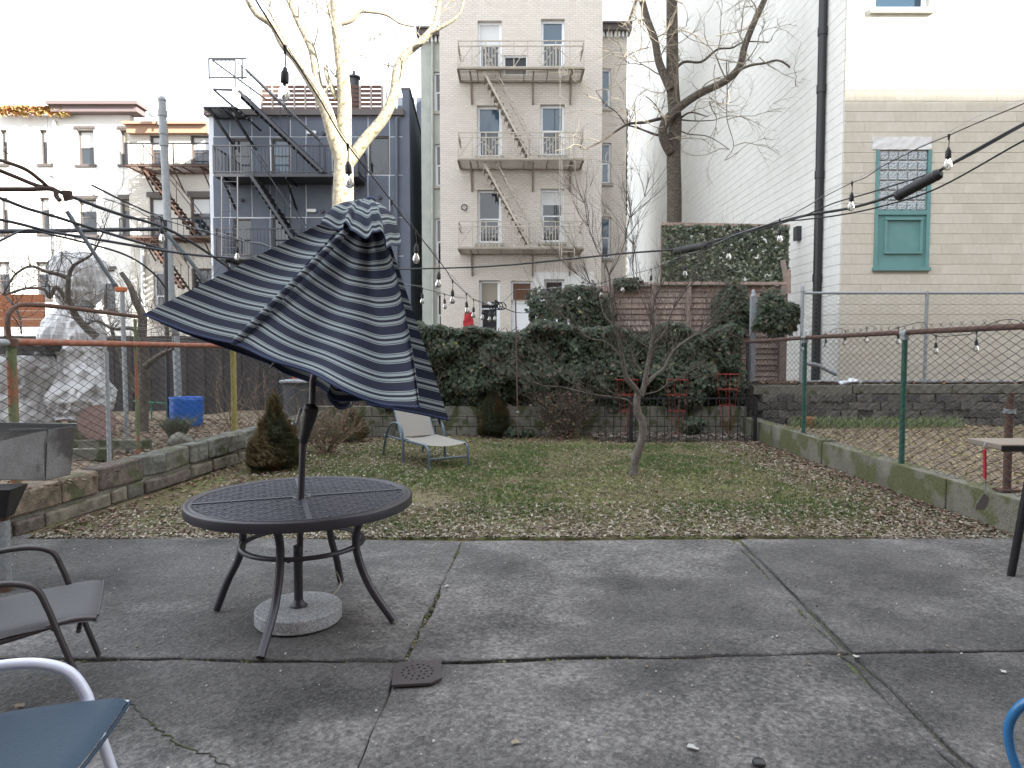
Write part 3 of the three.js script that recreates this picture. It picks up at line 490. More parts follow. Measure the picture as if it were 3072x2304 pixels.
  part(ob, 'wall', box(PX(1180, 34), PX(1290, 34), 4, PY(292, 34), -36, -34), M.panel); part(ob, 'trim', mg([0, 1, 2].map(i => box(PX(1196 + i * 28, 34) - .05, PX(1196 + i * 28, 34) + .05, 4, PY(296, 34), -33.99, -33.96))), M.panelJoint);
}
// ---------------------------------------------------------------- big white block building on the right
{
  const x0 = 6.69, zf = -13.9, b = thing('block_building', 'tall white painted concrete block building filling the right', 'building', [x0, .95, zf]);
  const win = rect(2624, 2790, 451, 802, 13.9), top = rect(2624, 2790, -170, 26, 13.9), rr = rngOf(61);
  part(b, 'wall_core', wallHoles(x0 + .02, 24, 0, 20.4, [win, top], zf - .02, .4), M.blockJoint);
  part(b, 'side_core', metric(box(x0 + .02, x0 + .4, 0, 20.4, -40, zf - .421)), M.blockJoint);
  part(b, 'roof', box(x0 - .08, 24, 20.402, 20.6, -40, zf + .08), M.stone);
  const bh = .2032, bw = .4064, j = .006, shared = {}; let count = 0; const rest = [];
  const blk = (xa, xb, y) => {
    const holes = [win, top]; let segs = [[xa, xb]];
    for (const h of holes) if (y + bh > h[2] + .03 && y < h[3] - .03) segs = segs.flatMap(([a, c]) => a < h[1] && c > h[0] ? [[a, Math.min(c, h[0])], [Math.max(a, h[1]), c]].filter(q => q[1] - q[0] > .03) : [[a, c]]);
    for (const [a, c] of segs) {
      const w = c - a - .0015, y1 = y + bh, key = w.toFixed(2), cx = (a + c) / 2, cy = y + bh / 2;
      if (count < 299 && y > .95 && cx < 10.4) { shared[key] = shared[key] || [0, 1, 2].map(q => rbox(w, bh - j, .03, .0025, 1).translate(q * .31, 0, 0)); const q = Math.floor(rr() * 3); const g = shared[key][q]; if (!g.userData.m) { const t = metric(g).translate(-q * .31, 0, 0); g.userData.m = t; } part(b, 'concrete_block', g.userData.m, M.blockPaint[Math.floor(rr() * 3)], V(cx, cy, zf - .013 + rr() * .0025)); count++; }
      else rest.push(box(a + .002, c - .002, y + j / 2, y1 - j / 2, zf - .03, zf + .002));
    }
  };
  for (let k = 0; k < 96; k++) { const y = .95 + k * bh; if (y > 20.2) break; const far = k > 46; for (let x = x0 - (k % 2 ? 0 : bw / 2), i = 0; x < (far ? 12 : 12.5); x += bw) blk(Math.max(x, x0), x + bw, y); }
  stuff(part(b, 'upper_block_courses', mg(rest), M.blockPaint[0]));
  const side = []; for (let k = 0; k < 96; k++) { const y = .35 + k * bh; if (y > 20.1) break; for (let z = zf - .032 + (k % 2) * bw; z > -39.5; z -= bw * 2) side.push(box(x0 - .012 + hsh(k, Math.round(-z * 9)) * .003, x0 + .02, y + .0035, y + bh - .0035, z - bw * 2 + .001, Math.min(z, zf - .032))); }
  stuff(part(b, 'side_block_courses', mg(side), M.blockSide));
  // teal window with glass blocks over a panelled board
  const [w0, w1, y0, y1] = win, ys = PY(631, 13.9);
  const f = part(b, 'window', mg([box(w0, w0 + .07, y0, y1, zf - .1, zf + .02), box(w1 - .07, w1, y0, y1, zf - .1, zf + .02), box(w0 + .07, w1 - .07, ys - .09, ys, zf - .1, zf + .02), box(w0 - .03, w1 + .03, y0 - .07, y0 - .003, zf - .1, zf + .05)]), M.teal); f.userData.label = 'teal framed window of glass blocks above a panel';
  part(f, 'board', box(w0 + .07, w1 - .07, y0 + .002, ys - .09, zf - .08, zf - .02), M.teal);
  const pr = rect(2653, 2767, 653, 761, 13.9); part(f, 'moulding', mg([box(pr[0], pr[1], pr[3] - .05, pr[3], zf - .02, zf + .03), box(pr[0], pr[1], pr[2], pr[2] + .05, zf - .02, zf + .02), box(pr[0], pr[0] + .05, pr[2] + .05, pr[3] - .05, zf - .02, zf + .02), box(pr[1] - .05, pr[1], pr[2] + .05, pr[3] - .05, zf - .02, zf + .02)]), M.teal);
  part(f, 'mortar', box(w0 + .07, w1 - .07, ys, y1, zf - .09, zf - .045), M.whiteFlat);
  const gb = phy(lin(.42, .47, .48), .12, { ior: 1.6, bumpMap: rep(tex(64, (x, y) => { const h = nz(x * 9, y * 9, 9); return [h, h, h]; }, false), 6), bumpScale: .02 });
  const cw = (w1 - w0 - .14) / 5, ch = (y1 - ys) / 6; for (let i = 0; i < 5; i++) for (let q = 0; q < 6; q++) part(f, 'glass_block', metric(rbox(cw - .02, ch - .02, .08, .02, 2).translate(w0 + .07 + cw * (i + .5), ys + ch * (q + .5), zf - .045)), gb);
  const lr = rect(2617, 2794, 411, 449, 13.9); part(b, 'plaster_lintel', metric(jitter(new THREE.BoxGeometry(lr[1] - lr[0], lr[3] - lr[2], .03, 40, 10, 1).translate((lr[0] + lr[1]) / 2, (lr[2] + lr[3]) / 2, zf + .004), .012, 3, 14)), M.whiteFlat);
  windowUnit(b, top, zf, { frame: M.white, glass: M.glassSkyTint, sill: M.whiteFlat });
  const dp = thing('drainpipe', 'black drainpipe on the side of the white block building', 'drainpipe', [x0 - .1, 1, -14.75]);
  part(dp, 'pipe', rod(V(x0 - .1, .95, -14.75), V(x0 - .1, 20, -14.75), .085, 14), M.black); for (const y of [3.2, 5.4, 7.2, 8.4]) part(dp, 'coupling', new THREE.CylinderGeometry(.1, .1, .16, 14).translate(x0 - .1, y, -14.75), M.black);
  const jb = P(2376, 694, 15.6); solo('junction_box', rbox(.12, .32, .2, .01).translate(x0 - .07, jb.y, -15.9), M.ironGrey, 'small dark junction box on the white wall by the ivy screen', 'junction box');
}
// ---------------------------------------------------------------- the house row behind the camera, whose shade covers the yard
{
  const b = thing('rear_apartment_block', 'tall brick apartment block behind the camera on the right', 'building', [40, 0, 16]);
  part(b, 'wall', box(11.5, 70, 0, 31.8, 12, 20), M.brownBrick);
  for (let f = 0; f < 10; f++) for (let x = 13; x < 68; x += 4.4) { const w = part(b, 'window', box(x, x + 1.1, 1 + f * 3.05, 2.8 + f * 3.05, 11.95, 11.99), M.white); part(w, 'pane', box(x + .07, x + 1.03, 1.07 + f * 3.05, 2.73 + f * 3.05, 11.92, 11.94), M.glass); }
  const h = thing('own_house', 'three storey brick row house right behind the camera', 'house', [0, 0, 6]); part(h, 'wall', box(-9, 9, 0, 9.6, 2.2, 11.9), M.brownBrick);
  for (let f = 0; f < 3; f++) for (let x = -7.5; x < 8; x += 3) { const w = part(h, 'window', box(x, x + 1.1, 1 + f * 3.05, 2.8 + f * 3.05, 2.15, 2.19), M.white); part(w, 'pane', box(x + .07, x + 1.03, 1.07 + f * 3.05, 2.73 + f * 3.05, 2.12, 2.14), M.glass); }
}
// ---------------------------------------------------------------- fences
function strand(h, w, r) {      // one zigzag wire of a chain-link fence, twisted tip at the top
  const n = Math.round(h / (w / 2)), l = []; let prev = V(-w / 2, 0, 0);
  for (let k = 1; k <= n; k++) { const p = V(k % 2 ? w / 2 : -w / 2, k * w / 2, (k % 2 ? 1 : -1) * r * .6); l.push(tube([prev, p], r, 4, { smooth: false, cap: false })); prev = p; }
  l.push(tube([prev, V(prev.x * .4, prev.y + w * .35, 0)], r, 4, { smooth: false }));
  return mg(l);
}
function chainLink(fence, a, b, y0, h, { w = .085, r = .0019, mat = M.wire, lean = 0 } = {}) {   // mesh between ground points a and b
  const D = b.clone().sub(a), L = Math.hypot(D.x, D.z), n = Math.floor(L / w), ang = Math.atan2(-D.z, D.x), off = offs.get(fence), ms = [];
  for (let i = 0; i < n; i++) { const p = V(a.x + D.x * (i + .5) / n, y0 + (nz(i * .3, 3) - .5) * .012, a.z + D.z * (i + .5) / n).sub(off); ms.push(mat4(p, 0, ang, 0, V(i % 2 ? -1 : 1, 1, 1))); }
  return instanced(fence, 'chain_link', strand(h, w, r), mat, ms);
}
{ // right fence on the mossy wall
  const f = thing('chain_link_fence', 'chain-link fence with green posts and rusty rail on the mossy wall', 'fence', [4.55, .32, -9]);
  const zs = [-5.15, -7.84, -10.5, -13.05];
  zs.forEach((z, i) => { const p = part(f, 'post', rod(V(4.53, .2, z), V(4.53, 1.80, z), .031, 12), i === 3 ? M.ironGrey : M.greenPaint); if (i < 3) part(p, 'post_cap', mg([new THREE.CylinderGeometry(.042, .04, .09, 12).translate(4.53, 1.80, z), rod(V(4.53, 1.83, z + .06), V(4.53, 1.83, z - .06), .04, 12)]), M.galv); });
  part(f, 'top_rail', tube([V(4.53, 1.85, -3.2), V(4.53, 1.84, -7.84), V(4.53, 1.83, -10.5), V(4.53, 1.80, -13.05)], .029, 10, { smooth: false }), M.rust);
  chainLink(f, V(4.50, 0, -3.2), V(4.50, 0, -13.05), .33, 1.56, { w: .082, r: .0029, mat: M.darkWire });
}
{ // upper fence before the block building
  const z = -13.25, f = thing('upper_chain_link_fence', 'grey galvanised chain-link fence before the white block building', 'fence', [8, .95, z]);
  for (const x of [PX(2404, 13.25), PX(2776, 13.25), 11.2]) { const p = part(f, 'post', rod(V(x, .9, z), V(x, 2.78, z), .032, 10), M.galv); if (x < 6) part(p, 'finial', lathe([[0, .14], [.02, .12], [.035, .08], [.03, .04], [.045, .02], [.045, 0]], 10).translate(x, 2.78, z), M.galv); }
  part(f, 'top_rail', rod(V(PX(2404, 13.25), 2.75, z), V(12.5, 2.75, z), .026, 10), M.galv); part(f, 'bottom_rail', rod(V(PX(2404, 13.25), 1.03, z), V(12.5, 1.02, z), .024, 10), M.galv);
  chainLink(f, V(PX(2404, 13.25), 0, z + .03), V(12.5, 0, z + .03), 1.0, 1.72, { w: .085, r: .0016, mat: M.wire });
  const q = thing('vinyl_post', 'pale finial topped post at the corner of the wooden fence', 'post', [PX(2257, 13.6), .3, -13.6]), qx = PX(2257, 13.6);
  part(q, 'shaft', box(qx - .05, qx + .05, .3, 2.72, -13.65, -13.55), M.galv); part(q, 'finial', lathe([[0, .14], [.02, .12], [.04, .08], [.03, .04], [.06, .02], [.06, 0]], 10).translate(qx, 2.72, -13.6), M.galv);
}
{ // left fence behind the stone wall
  const f = thing('rusty_chain_link_fence', 'rusty chain-link fence with orange rail above the stone wall', 'fence', [-4.4, .35, -8.5]);
  const at = (z, y) => V(lerp(-4.72, -3.92, (-z - 4.6) / 8.4), y, z);
  const pz = [[-6.2, 1.74, .04, M.greenRust], [-7.45, 1.62, .022, M.galv], [-7.95, 2.0, .018, M.greenRust], [-10.2, 1.66, .042, M.yellowPipe], [-12.9, 1.6, .03, M.galv]];
  for (const [z, y, r, m] of pz) { const p = part(f, 'post', rod(at(z, .25), at(z, y), r, 12), m); if (r === .04) part(p, 'clamp', new THREE.CylinderGeometry(.056, .056, .07, 12).translate(at(z, 0).x, 1.70, z), M.rust); }
  part(f, 'rail', rod(at(-3.6, 1.70), at(-6.2, 1.70), .034, 10), M.galv);
  part(f, 'rail', rod(at(-6.2, 1.71), at(-10.4, 1.70), .032, 10), M.orangeRail).userData.label = 'orange rusty rail';
  part(f, 'upper_pipe', tube([at(-6.18, 1.72), at(-6.18, 1.95), at(-6.28, 2.04), at(-6.55, 2.065), at(-8.0, 2.03)], .022, 8, { seg: 30 }), M.rust);
  const wires = []; for (let k = 0; k < 7; k++) { const y = 1.74 + k * .042; wires.push(tube([at(-6.3, y), at(-8, y - .02 - rnd() * .03), at(-10.2, y - .1)], .0016, 4, { seg: 10 })); } part(f, 'wire', mg(wires), M.galv);
  chainLink(f, at(-3.6, 0).setY(0), at(-12.9, 0).setY(0), .36, 1.34, { w: .085, r: .003, mat: M.darkWire });
}
{ // dark board fence at the back of the left yard
  const f = thing('dark_board_fence', 'dark weathered board fence at the back of the left yard', 'fence', [-7, .3, -14.2]), rr = rngOf(71);
  for (let x = -12.4, i = 0; x < -2.3; x += .19, i++) part(f, 'board', metric(rbox(.189, 1.62 + rr() * .04, .024, .003).translate(x, 1.12, -14.2 + (i % 2) * .012)), M.darkWood[i % 2]);
  for (const y of [.7, 1.7]) part(f, 'rail', box(-12.5, -2.3, y, y + .09, -14.3, -14.22), M.darkWood[0]);
}
{ // wooden slat fence on the right at the back
  const z = -14.3, f = thing('wooden_fence', 'weathered horizontal board fence behind the hedge on the right', 'fence', [PX(2080, 14.3), .3, z]), rr = rngOf(72);
  const us = [1700, 1830, 1957, 2060, 2190, 2340];
  for (let i = 0; i < us.length - 1; i++) { const x0 = PX(us[i], 14.3), x1 = PX(us[i + 1], 14.3); for (let y = .4, k = 0; y < 2.98; y += .118, k++) part(f, 'board', metric(jitter(rbox(x1 - x0 - .03, .124, .02, .004).rotateX(-.24).translate((x0 + x1) / 2, y + .05, z + (rr() - .5) * .006), .006, k + i * 7, 3)), M.woods[Math.floor(rr() * 4)]); }
  for (const u of us) { const x = PX(u, 14.3); part(f, 'post', metric(box(x - .05, x + .05, .3, 3.0, z + .035, z + .12)), M.woods[2]); }
  part(f, 'cap_board', box(PX(1900, 14.3), PX(2352, 14.3), 3.0, 3.06, z - .05, z + .13), M.woods[1]);
  // artificial leaf screen on its frame above the fence
  const zs = -15.2, d = 15.2, s = thing('leaf_screen', 'artificial leaf privacy screen standing above the wooden fence', 'screen', [PX(2175, d), 2.9, zs]);
  const A = [1988, 2362, 672, 856], r = rect(...A, d), x0 = r[0], x1 = r[1], y0 = r[2] - .15, y1 = r[3];
  part(s, 'frame_bar', metric(bar(V(x0 - .04, y1, zs), V(x1 + .04, y1 - .05, zs), .07, .06)), M.woods[1]);
  for (const x of [x0, lerp(x0, x1, .14), x1]) part(s, 'post', metric(bar(V(x, .3, zs - .05), V(x, y1 - .02, zs - .05), .07, .06)), M.woods[2]);
  part(s, 'brace', metric(bar(P(2348, 780, 15.1), P(2366, 880, 15.1), .1, .05)), M.woods[3]); part(s, 'brace', metric(bar(P(2366, 810, 15.05), P(2366, 880, 15.05), .08, .05)), M.woods[1]);
  const ms = [], cs = [], g = leafGeo(), off = offs.get(s);
  for (let i = 0; i < 3600; i++) { const row = Math.floor(rr() * 26), y = lerp(y0, y1 - .03, (row + .5 + (rr() - .5) * .5) / 26), x = lerp(x0, x1, rr()); ms.push(mat4(V(x, y, zs + rr() * .07).sub(off), -.9 + rr() * 1.1, (rr() - .5) * 1.6, rr() * 6.3, .085 + rr() * .05)); const t = rr(); cs.push(t < .62 ? lin(.045, .06, .032) : t < .75 ? lin(.20, .21, .15) : lin(.10, .12, .065)); }
  instanced(s, 'leaf', g, std(0xffffff, .6), ms, cs);
  const nl = []; for (let y = y0; y < y1; y += .12) nl.push(rod(V(x0, y, zs), V(x1, y, zs), .003, 3)); for (let x = x0; x < x1; x += .12) nl.push(rod(V(x, y0, zs), V(x, y1, zs), .003, 3)); stuff(part(s, 'net', mg(nl), M.iron));
}
{ // low iron picket fence before the garden bed
  const z = -12.12, f = thing('iron_picket_fence', 'low black iron picket fence before the garden bed', 'fence', [PX(2015, 12.1), 0, z]);
  const x0 = PX(1794, 12.12), x1 = 4.36, h = .78;
  part(f, 'top_rail', bar(V(x0 + .6, h, z), V(x1, h, z), .03, .014), M.iron); part(f, 'gate_rail', bar(V(x0, h + .015, z - .04), V(x0 + .66, h - .01, z - .02), .03, .014), M.iron);
  for (let x = x0 + .02, i = 0; x < x1; x += .131, i++) part(f, 'picket', tube([V(x, 0, z + (nz(i, 2) - .5) * .02), V(x + (nz(i, 5) - .5) * .02, h, z)], .0075, 6, { smooth: false }), M.iron);
  for (const x of [PX(1896, 12.1), x1]) part(f, 'post', box(x - .028, x + .028, 0, h + .02, z - .028, z + .028), M.iron);
  for (const u of [1845, 1985]) { const x = PX(u, 12.1); for (const s of [-1, 1]) { const p = []; for (let a = 0; a < 9; a += .6) p.push(V(x + s * (.07 + Math.cos(a) * .05 * (1 - a / 11)), h - .22 + Math.sin(a) * .05 * (1 - a / 11), z)); part(f, 'scroll', tube(p, .005, 5, { seg: 36 }), M.iron); } }
}
// ---------------------------------------------------------------- leaves and ivy
function leafGeo() { // five lobed ivy leaf, slightly folded, about 1 across
  const o = [[0, -.45], [.12, -.28], [.42, -.34], [.3, -.08], [.5, .12], [.2, .16], [0, .55], [-.2, .16], [-.5, .12], [-.3, -.08], [-.42, -.34], [-.12, -.28]];
  const pos = [], idx = [0, 0]; idx.length = 0; pos.push(0, -.05, 0); for (const [x, y] of o) pos.push(x, y, Math.abs(x) * -.3 + (y > .3 ? -.12 : 0)); for (let i = 1; i <= 12; i++) idx.push(0, i, i % 12 + 1);
  const g = new THREE.BufferGeometry(); g.setAttribute('position', new THREE.Float32BufferAttribute(pos, 3)); g.setIndex(idx); g.computeVertexNormals(); return g;
}
const leafMat = phy(0xffffff, .45, { transmission: 0, specularIntensity: .5 });
function ivy(name, label, cat, base, spots, seed, opt = {}) {    // spots: n, f(r) -> {p, out normal yaw}
  const t = thing(name, label, cat, base), r = rngOf(seed), ms = [], cs = [], off = V(...base);
  for (let i = 0; i < spots.n; i++) { const { p, n } = spots.f(r); const yaw = Math.atan2(n.x, n.z) + (r() - .5) * 1.5, pit = -.25 - Math.asin(clamp(n.y, -1, 1)) * .8 + (r() - .5) * 1.0; ms.push(mat4(p.sub(off), pit, yaw, (r() - .5) * 1.6 + Math.PI, (opt.s || .085) * (.6 + r() * .8))); const k = r(), b = .7 + r() * .6; cs.push(k < .78 ? lin(.028 * b, .04 * b, .022 * b) : k < .9 ? lin(.055 * b, .07 * b, .038 * b) : k < .992 ? lin(.075 * b, .062 * b, .04 * b) : lin(.17 * b, .17 * b, .07)); }
  instanced(t, 'leaf', leafGeo(), leafMat, ms, cs); return t;
}
{
  const x0 = -2.5, x1 = 4.42, yA = .5;
  const top = x => 2.03 + (nz(x * 1.6, 4) - .5) * .3 + (nz(x * 5, 9) - .5) * .1 + (x > 3.6 ? -.08 : 0), zf = (x, y) => -12.95 + (nz(x * 1.5, y * 1.7 + 3) - .35) * .4 + (nz(x * 4.2, y * 4.2) - .5) * .3 - sm(1.0, .55, y) * .12;
  const h = ivy('ivy_hedge', 'dense dark ivy hedge above the block wall at the back', 'hedge', [1, .5, -13.1], { n: 19000, f: r => { const x = lerp(x0, x1, r()), t = r(); if (t < .8) { const y = lerp(yA, top(x), Math.pow(r(), .9)); return { p: V(x, y, zf(x, y) - Math.pow(r(), 2) * .34), n: V((nz(x * 3, y * 3) - .5) * 1.2, .25, 1).normalize() }; } return { p: V(x, top(x) + (r() - .6) * .12, zf(x, 2) - r() * .55), n: V(0, .75, .6).normalize() }; } }, 101, { s: .088 });
  const r = rngOf(102), l = []; for (let i = 0; i < 170; i++) { const x = lerp(x0, x1, r()); let p = V(x, .5, -13.2 - r() * .15); const pts = [p]; for (let k = 1; k < 6; k++) pts.push(V(p.x + (r() - .5) * .6, .5 + k * .3 + r() * .1, -13.2 + (r() - .3) * .3)); l.push(tube(pts, .008, 4, { seg: 14, cap: false })); } stuff(part(h, 'stem', mg(l), M.twig));
  part(h, 'dark_backing', mg([box(x0, x1, .56, 2.0, -13.62, -13.56)]), M.darkWood[0]);  // solid dark board added behind the leaves as the dark inside of the hedge
  const blob = (name, label, base, cx, cy, rx, ry, rz, n, seed) => ivy(name, label, 'ivy', base, { n, f: r => { const a = r() * 6.283, k = Math.sqrt(r()), X = Math.cos(a) * k, Y = Math.sin(a) * k * (1 + (r() < .15 ? .25 : 0)), q = .55 + nz(Math.cos(a) * 1.7 + seed, Math.sin(a) * 1.7) * .8 + (r() - .5) * .16; return { p: V(cx + X * rx * q, cy + Y * ry * q, base[2] + Math.sqrt(Math.max(0, 1 - k * k)) * rz + (r() - .5) * .16), n: V(X * .7, Y * .6 + .2, 1).normalize() }; } }, seed, { s: .095 });
  const B1 = P(1705, 930, 14.1); blob('ivy_clump', 'ivy clump climbing over the left end of the wooden fence', [B1.x, 1.6, -14.15], B1.x, B1.y - .1, .86, .62, .22, 2600, 111);
  const B2 = P(2205, 930, 14.0); blob('ivy_clump', 'ivy clump hanging on the wooden fence beside the pale post', [B2.x, 1.6, -14.15], B2.x - .05, B2.y - .05, .42, .55, .2, 1300, 112);
  const B3 = P(2335, 940, 13.3); blob('ivy_clump', 'ivy clump between the pale post and the upper chain-link fence', [B3.x, 1.6, -13.45], B3.x, B3.y, .42, .42, .18, 1500, 113);
  const B4 = P(1880, 851, 14.2); blob('ivy_clump', 'small ivy sprig on top of the board fence', [B4.x, 2.8, -14.2], B4.x, B4.y, .3, .12, .1, 200, 114);
  const B5 = P(2080, 1235, 12.6); blob('ivy_clump', 'small ivy patch trailing in the garden bed', [B5.x, .1, -12.6], B5.x, .25, .26, .14, .12, 160, 115);
  const B6 = P(1555, 1300, 12.85); blob('ivy_clump', 'low ivy patch at the foot of the thin pole', [B6.x, 0, -12.85], B6.x, .07, .32, .09, .12, 180, 116);
}
// ---------------------------------------------------------------- small conifers and shrubs
function sprig() { const l = []; for (let i = 0; i < 9; i++) { const a = i * 2.4, t = i / 9; const g = new THREE.ConeGeometry(.035, .34, 3).translate(0, .17, 0).rotateX(.75).rotateY(a).translate(0, t * .55, 0); l.push(g); } l.push(new THREE.ConeGeometry(.03, .4, 3).translate(0, .7, 0)); return mg(l); }
const sprigGeo = sprig();
function conifer(name, label, p, h, r0, n, seed, brown) {
  const t = thing(name, label, 'shrub', [p.x, p.y, p.z]), r = rngOf(seed), ms = [], cs = [];
  const prof = y => { const q = y / h; return r0 * (q < .12 ? .75 + q * 2 : 1.0 * Math.pow(1 - (q - .12) / .88, .72)) * (1 - .42 * sm(.45, .75, q)); };
  for (let i = 0; i < n; i++) { const y = h * (1 - Math.sqrt(r())) * .98 + .02, a = r() * 6.283, lump = .58 + nz(a * 1.9 + seed, y * 8) * .62 + (r() - .5) * .2, rad = prof(y) * lump * (1 - Math.pow(r(), 3) * .6); const pit = 1.15 - .55 * (y / h) - .4 * r(); ms.push(mat4(V(Math.cos(a) * rad, y, Math.sin(a) * rad), pit, Math.PI / 2 - a, 0, .075 + r() * .06)); const bn = sm(.45, .7, nz(a * 1.6 + seed * 3, y * 4) + brown * .35), b = .7 + r() * .6; cs.push(lin(lerp(.05, .12, bn) * b, lerp(.06, .085, bn) * b, lerp(.024, .036, bn) * b)); }
  instanced(t, 'foliage', sprigGeo, std(0xffffff, .8), ms, cs); part(t, 'trunk', rod(V(p.x, p.y - .03, p.z), V(p.x, p.y + h * .9, p.z), .03, 7), M.barkDark); return t;
}
{ const a = G(825, 1408), b = G(1478, 1308); conifer('dwarf_conifer', 'browning dwarf conifer at the end of the stone wall', V(a.x, 0, a.z), 1.02, .34, 5200, 5, .55); conifer('dwarf_conifer', 'small dark dwarf conifer against the block wall', V(b.x, 0, b.z), 1.06, .29, 3600, 9, .12); const c = G(1010, 1345); conifer('low_conifer', 'low green conifer half hidden behind the umbrella pole', V(c.x, 0, -12.3), .62, .3, 1200, 12, .1); }
function twiggy(out, p, dir, len, r, depth, rg, o = {}) {   // recursive bare twigs, appended to out
  const { kids = 4, spread = .8, up = .12, seg = 4, curve = .25, rad = 4 } = o; const pts = [p.clone()], d = dir.clone().normalize(); let q = p.clone(); const ds = [];
  for (let i = 0; i < seg; i++) { d.add(V((rg() - .5) * curve * 2, (rg() - .5) * curve * 2 + up, (rg() - .5) * curve * 2)).normalize(); q = q.clone().addScaledVector(d, len / seg); pts.push(q); ds.push(d.clone()); }
  out.push(tube(pts, t => r * (1 - t * .65), depth > 1 ? 6 : rad, { seg: seg * 2, cap: false }));
  if (depth > 0) for (let k = 0; k < kids; k++) { const i = 1 + Math.floor(rg() * seg), bd = ds[i - 1].clone().add(V((rg() - .5) * 2 * spread, (rg() - .4) * 1.6 * spread, (rg() - .5) * 2 * spread)).normalize(); twiggy(out, pts[i], bd, len * (.45 + rg() * .3), r * .55, depth - 1, rg, o); }
}
function bush(name, label, p, n, h, w, seed, mat, leaves, o = {}) {
  const t = thing(name, label, 'shrub', [p.x, p.y, p.z]), rg = rngOf(seed), l = [];
  for (let i = 0; i < n; i++) { const a = rg() * 6.28; twiggy(l, V(p.x + Math.cos(a) * .08 * rg(), p.y - .02, p.z + Math.sin(a) * .08 * rg()), V(Math.cos(a) * w, h, Math.sin(a) * w * .7), h * (.5 + rg() * .5), .006 + rg() * .004, 2, rg, { kids: 5, spread: .7, up: .03, ...o }); }
  stuff(part(t, 'twig', mg(l), mat));
  if (leaves) { const ms = [], cs = []; for (let i = 0; i < leaves; i++) { const a = rg() * 6.28, k = Math.sqrt(rg()), y = rg(); ms.push(mat4(V(Math.cos(a) * k * w * 1.0 * (.55 + y * .5), y * h * .9, Math.sin(a) * k * w * .7), rg() * 6, rg() * 6, rg() * 6, .03 + rg() * .03)); cs.push(lin(.085 + rg() * .08, .06 + rg() * .055, .04 + rg() * .025)); } instanced(t, 'dry_leaf', leafGeo(), std(0xffffff, .9), ms, cs); }
}
{
  const a = G(1690, 1318); bush('brown_shrub', 'dense brown leafless shrub against the block wall', V(a.x, 0, -12.55), 26, .95, .62, 21, M.twig, 900);
  const b = G(975, 1358); bush('grey_shrub', 'bare grey twiggy bush beside the umbrella pole', V(b.x, 0, b.z), 24, .72, .5, 22, M.stalk, 260);
  const c = P(690, 1250, 11.2); bush('dry_stalks', 'tall dry stalks beside the yellow fence post', V(c.x, .36, -11.2), 10, .95, .5, 23, M.stalk, 0, { kids: 2, up: .05 });
  const d = P(800, 1260, 11.8); bush('dry_stalks', 'tangle of thin dry stalks before the grey bin', V(d.x, .36, -11.8), 9, .9, .6, 24, M.stalk, 30, { kids: 2 });
  const e = P(530, 1290, 9.6); const t = thing('lavender_bush', 'low silvery green plant before the blue barrel', 'plant', [e.x, .36, e.z]), rg = rngOf(25), l = []; for (let i = 0; i < 260; i++) { const an = rg() * 6.28, k = rg() * .8; l.push(tube([V(e.x + Math.cos(an) * .08, .36, e.z + Math.sin(an) * .08), V(e.x + Math.cos(an) * k * .3, .36 + .2 + rg() * .1, e.z + Math.sin(an) * k * .3), V(e.x + Math.cos(an) * k * .48, .36 + .2 + rg() * .2, e.z + Math.sin(an) * k * .48)], u => .007 * (1 - u), 3, { seg: 4, cap: false })); } stuff(part(t, 'blade', mg(l), std(lin(.16, .18, .12), .8)));
}
// ---------------------------------------------------------------- trees
function limb(t, name, pts, r0, r1, mat, rad = 8) { return part(t, name, tube(pts, u => lerp(r0, r1, u), rad, { seg: (pts.length - 1) * 5 }), mat); }
const rp = (l, d, dz = 0) => l.map(([u, v], i) => P(u, v, d + dz * i));
{ // pale tree, sunlit, behind the umbrella
  const d = 16.5, B = P(1030, 700, d), t = thing('pale_tree', 'sunlit pale barked bare tree rising behind the striped umbrella', 'tree', [B.x, .3, -d]), rg = rngOf(201);
  limb(t, 'trunk', [V(B.x - .02, .25, -d), V(B.x, 2.6, -d), P(1030, 600, d), P(1031, 500, d), P(1031, 455, d)], .30, .21, M.barkPale, 14);
  const L = [
    [[[1030, 500], [1016, 452], [998, 398], [983, 343], [961, 289], [925, 231], [886, 173], [849, 130], [817, 72], [770, 40], [734, -20]], .19, .07, -.06],
    [[[1008, 425], [985, 340], [954, 253], [936, 152], [896, 65], [858, -20]], .13, .07, .1],
    [[[1031, 460], [1032, 380], [1034, 307], [1027, 217], [1019, 145], [1009, 72], [1005, -20]], .19, .12, 0],
    [[[1036, 500], [1059, 470], [1099, 416], [1150, 355], [1182, 282], [1193, 206], [1215, 166], [1269, 119], [1300, 81], [1315, 30], [1321, -30]], .16, .06, .05],
    [[[1290, 98], [1320, 84], [1376, 45], [1394, -10]], .05, .025, 0], [[1038, 70, 0], 0]].slice(0, 5);
  const tw = [];
  for (const [p, a, b, dz] of L) { const pts = rp(p, d, dz); limb(t, 'limb', pts, a, b, M.barkPale, 10); for (let i = 3; i < pts.length; i++) for (let k = 0; k < 1; k++) twiggy(tw, pts[i], V((rg() - .5) * 2, .3 + rg(), (rg() - .5) * 1.4), 1.0 + rg() * .9, b * .22 + .006, 2, rg, { kids: 3, curve: .3 }); }
  limb(t, 'limb', rp([[1010, 75], [1055, 62], [1080, 36], [1110, 36], [1160, 45], [1200, 70], [1245, 80]], d, .02), .06, .02, M.twigPale, 6);
  limb(t, 'limb', rp([[1012, 300], [985, 240], [975, 200]], d, .05), .07, .05, M.barkPale, 7); limb(t, 'limb', rp([[1030, 250], [1000, 222], [975, 190]], d), .025, .012, M.twig, 5);
  stuff(part(t, 'twig', mg(tw), M.twigPale));
}
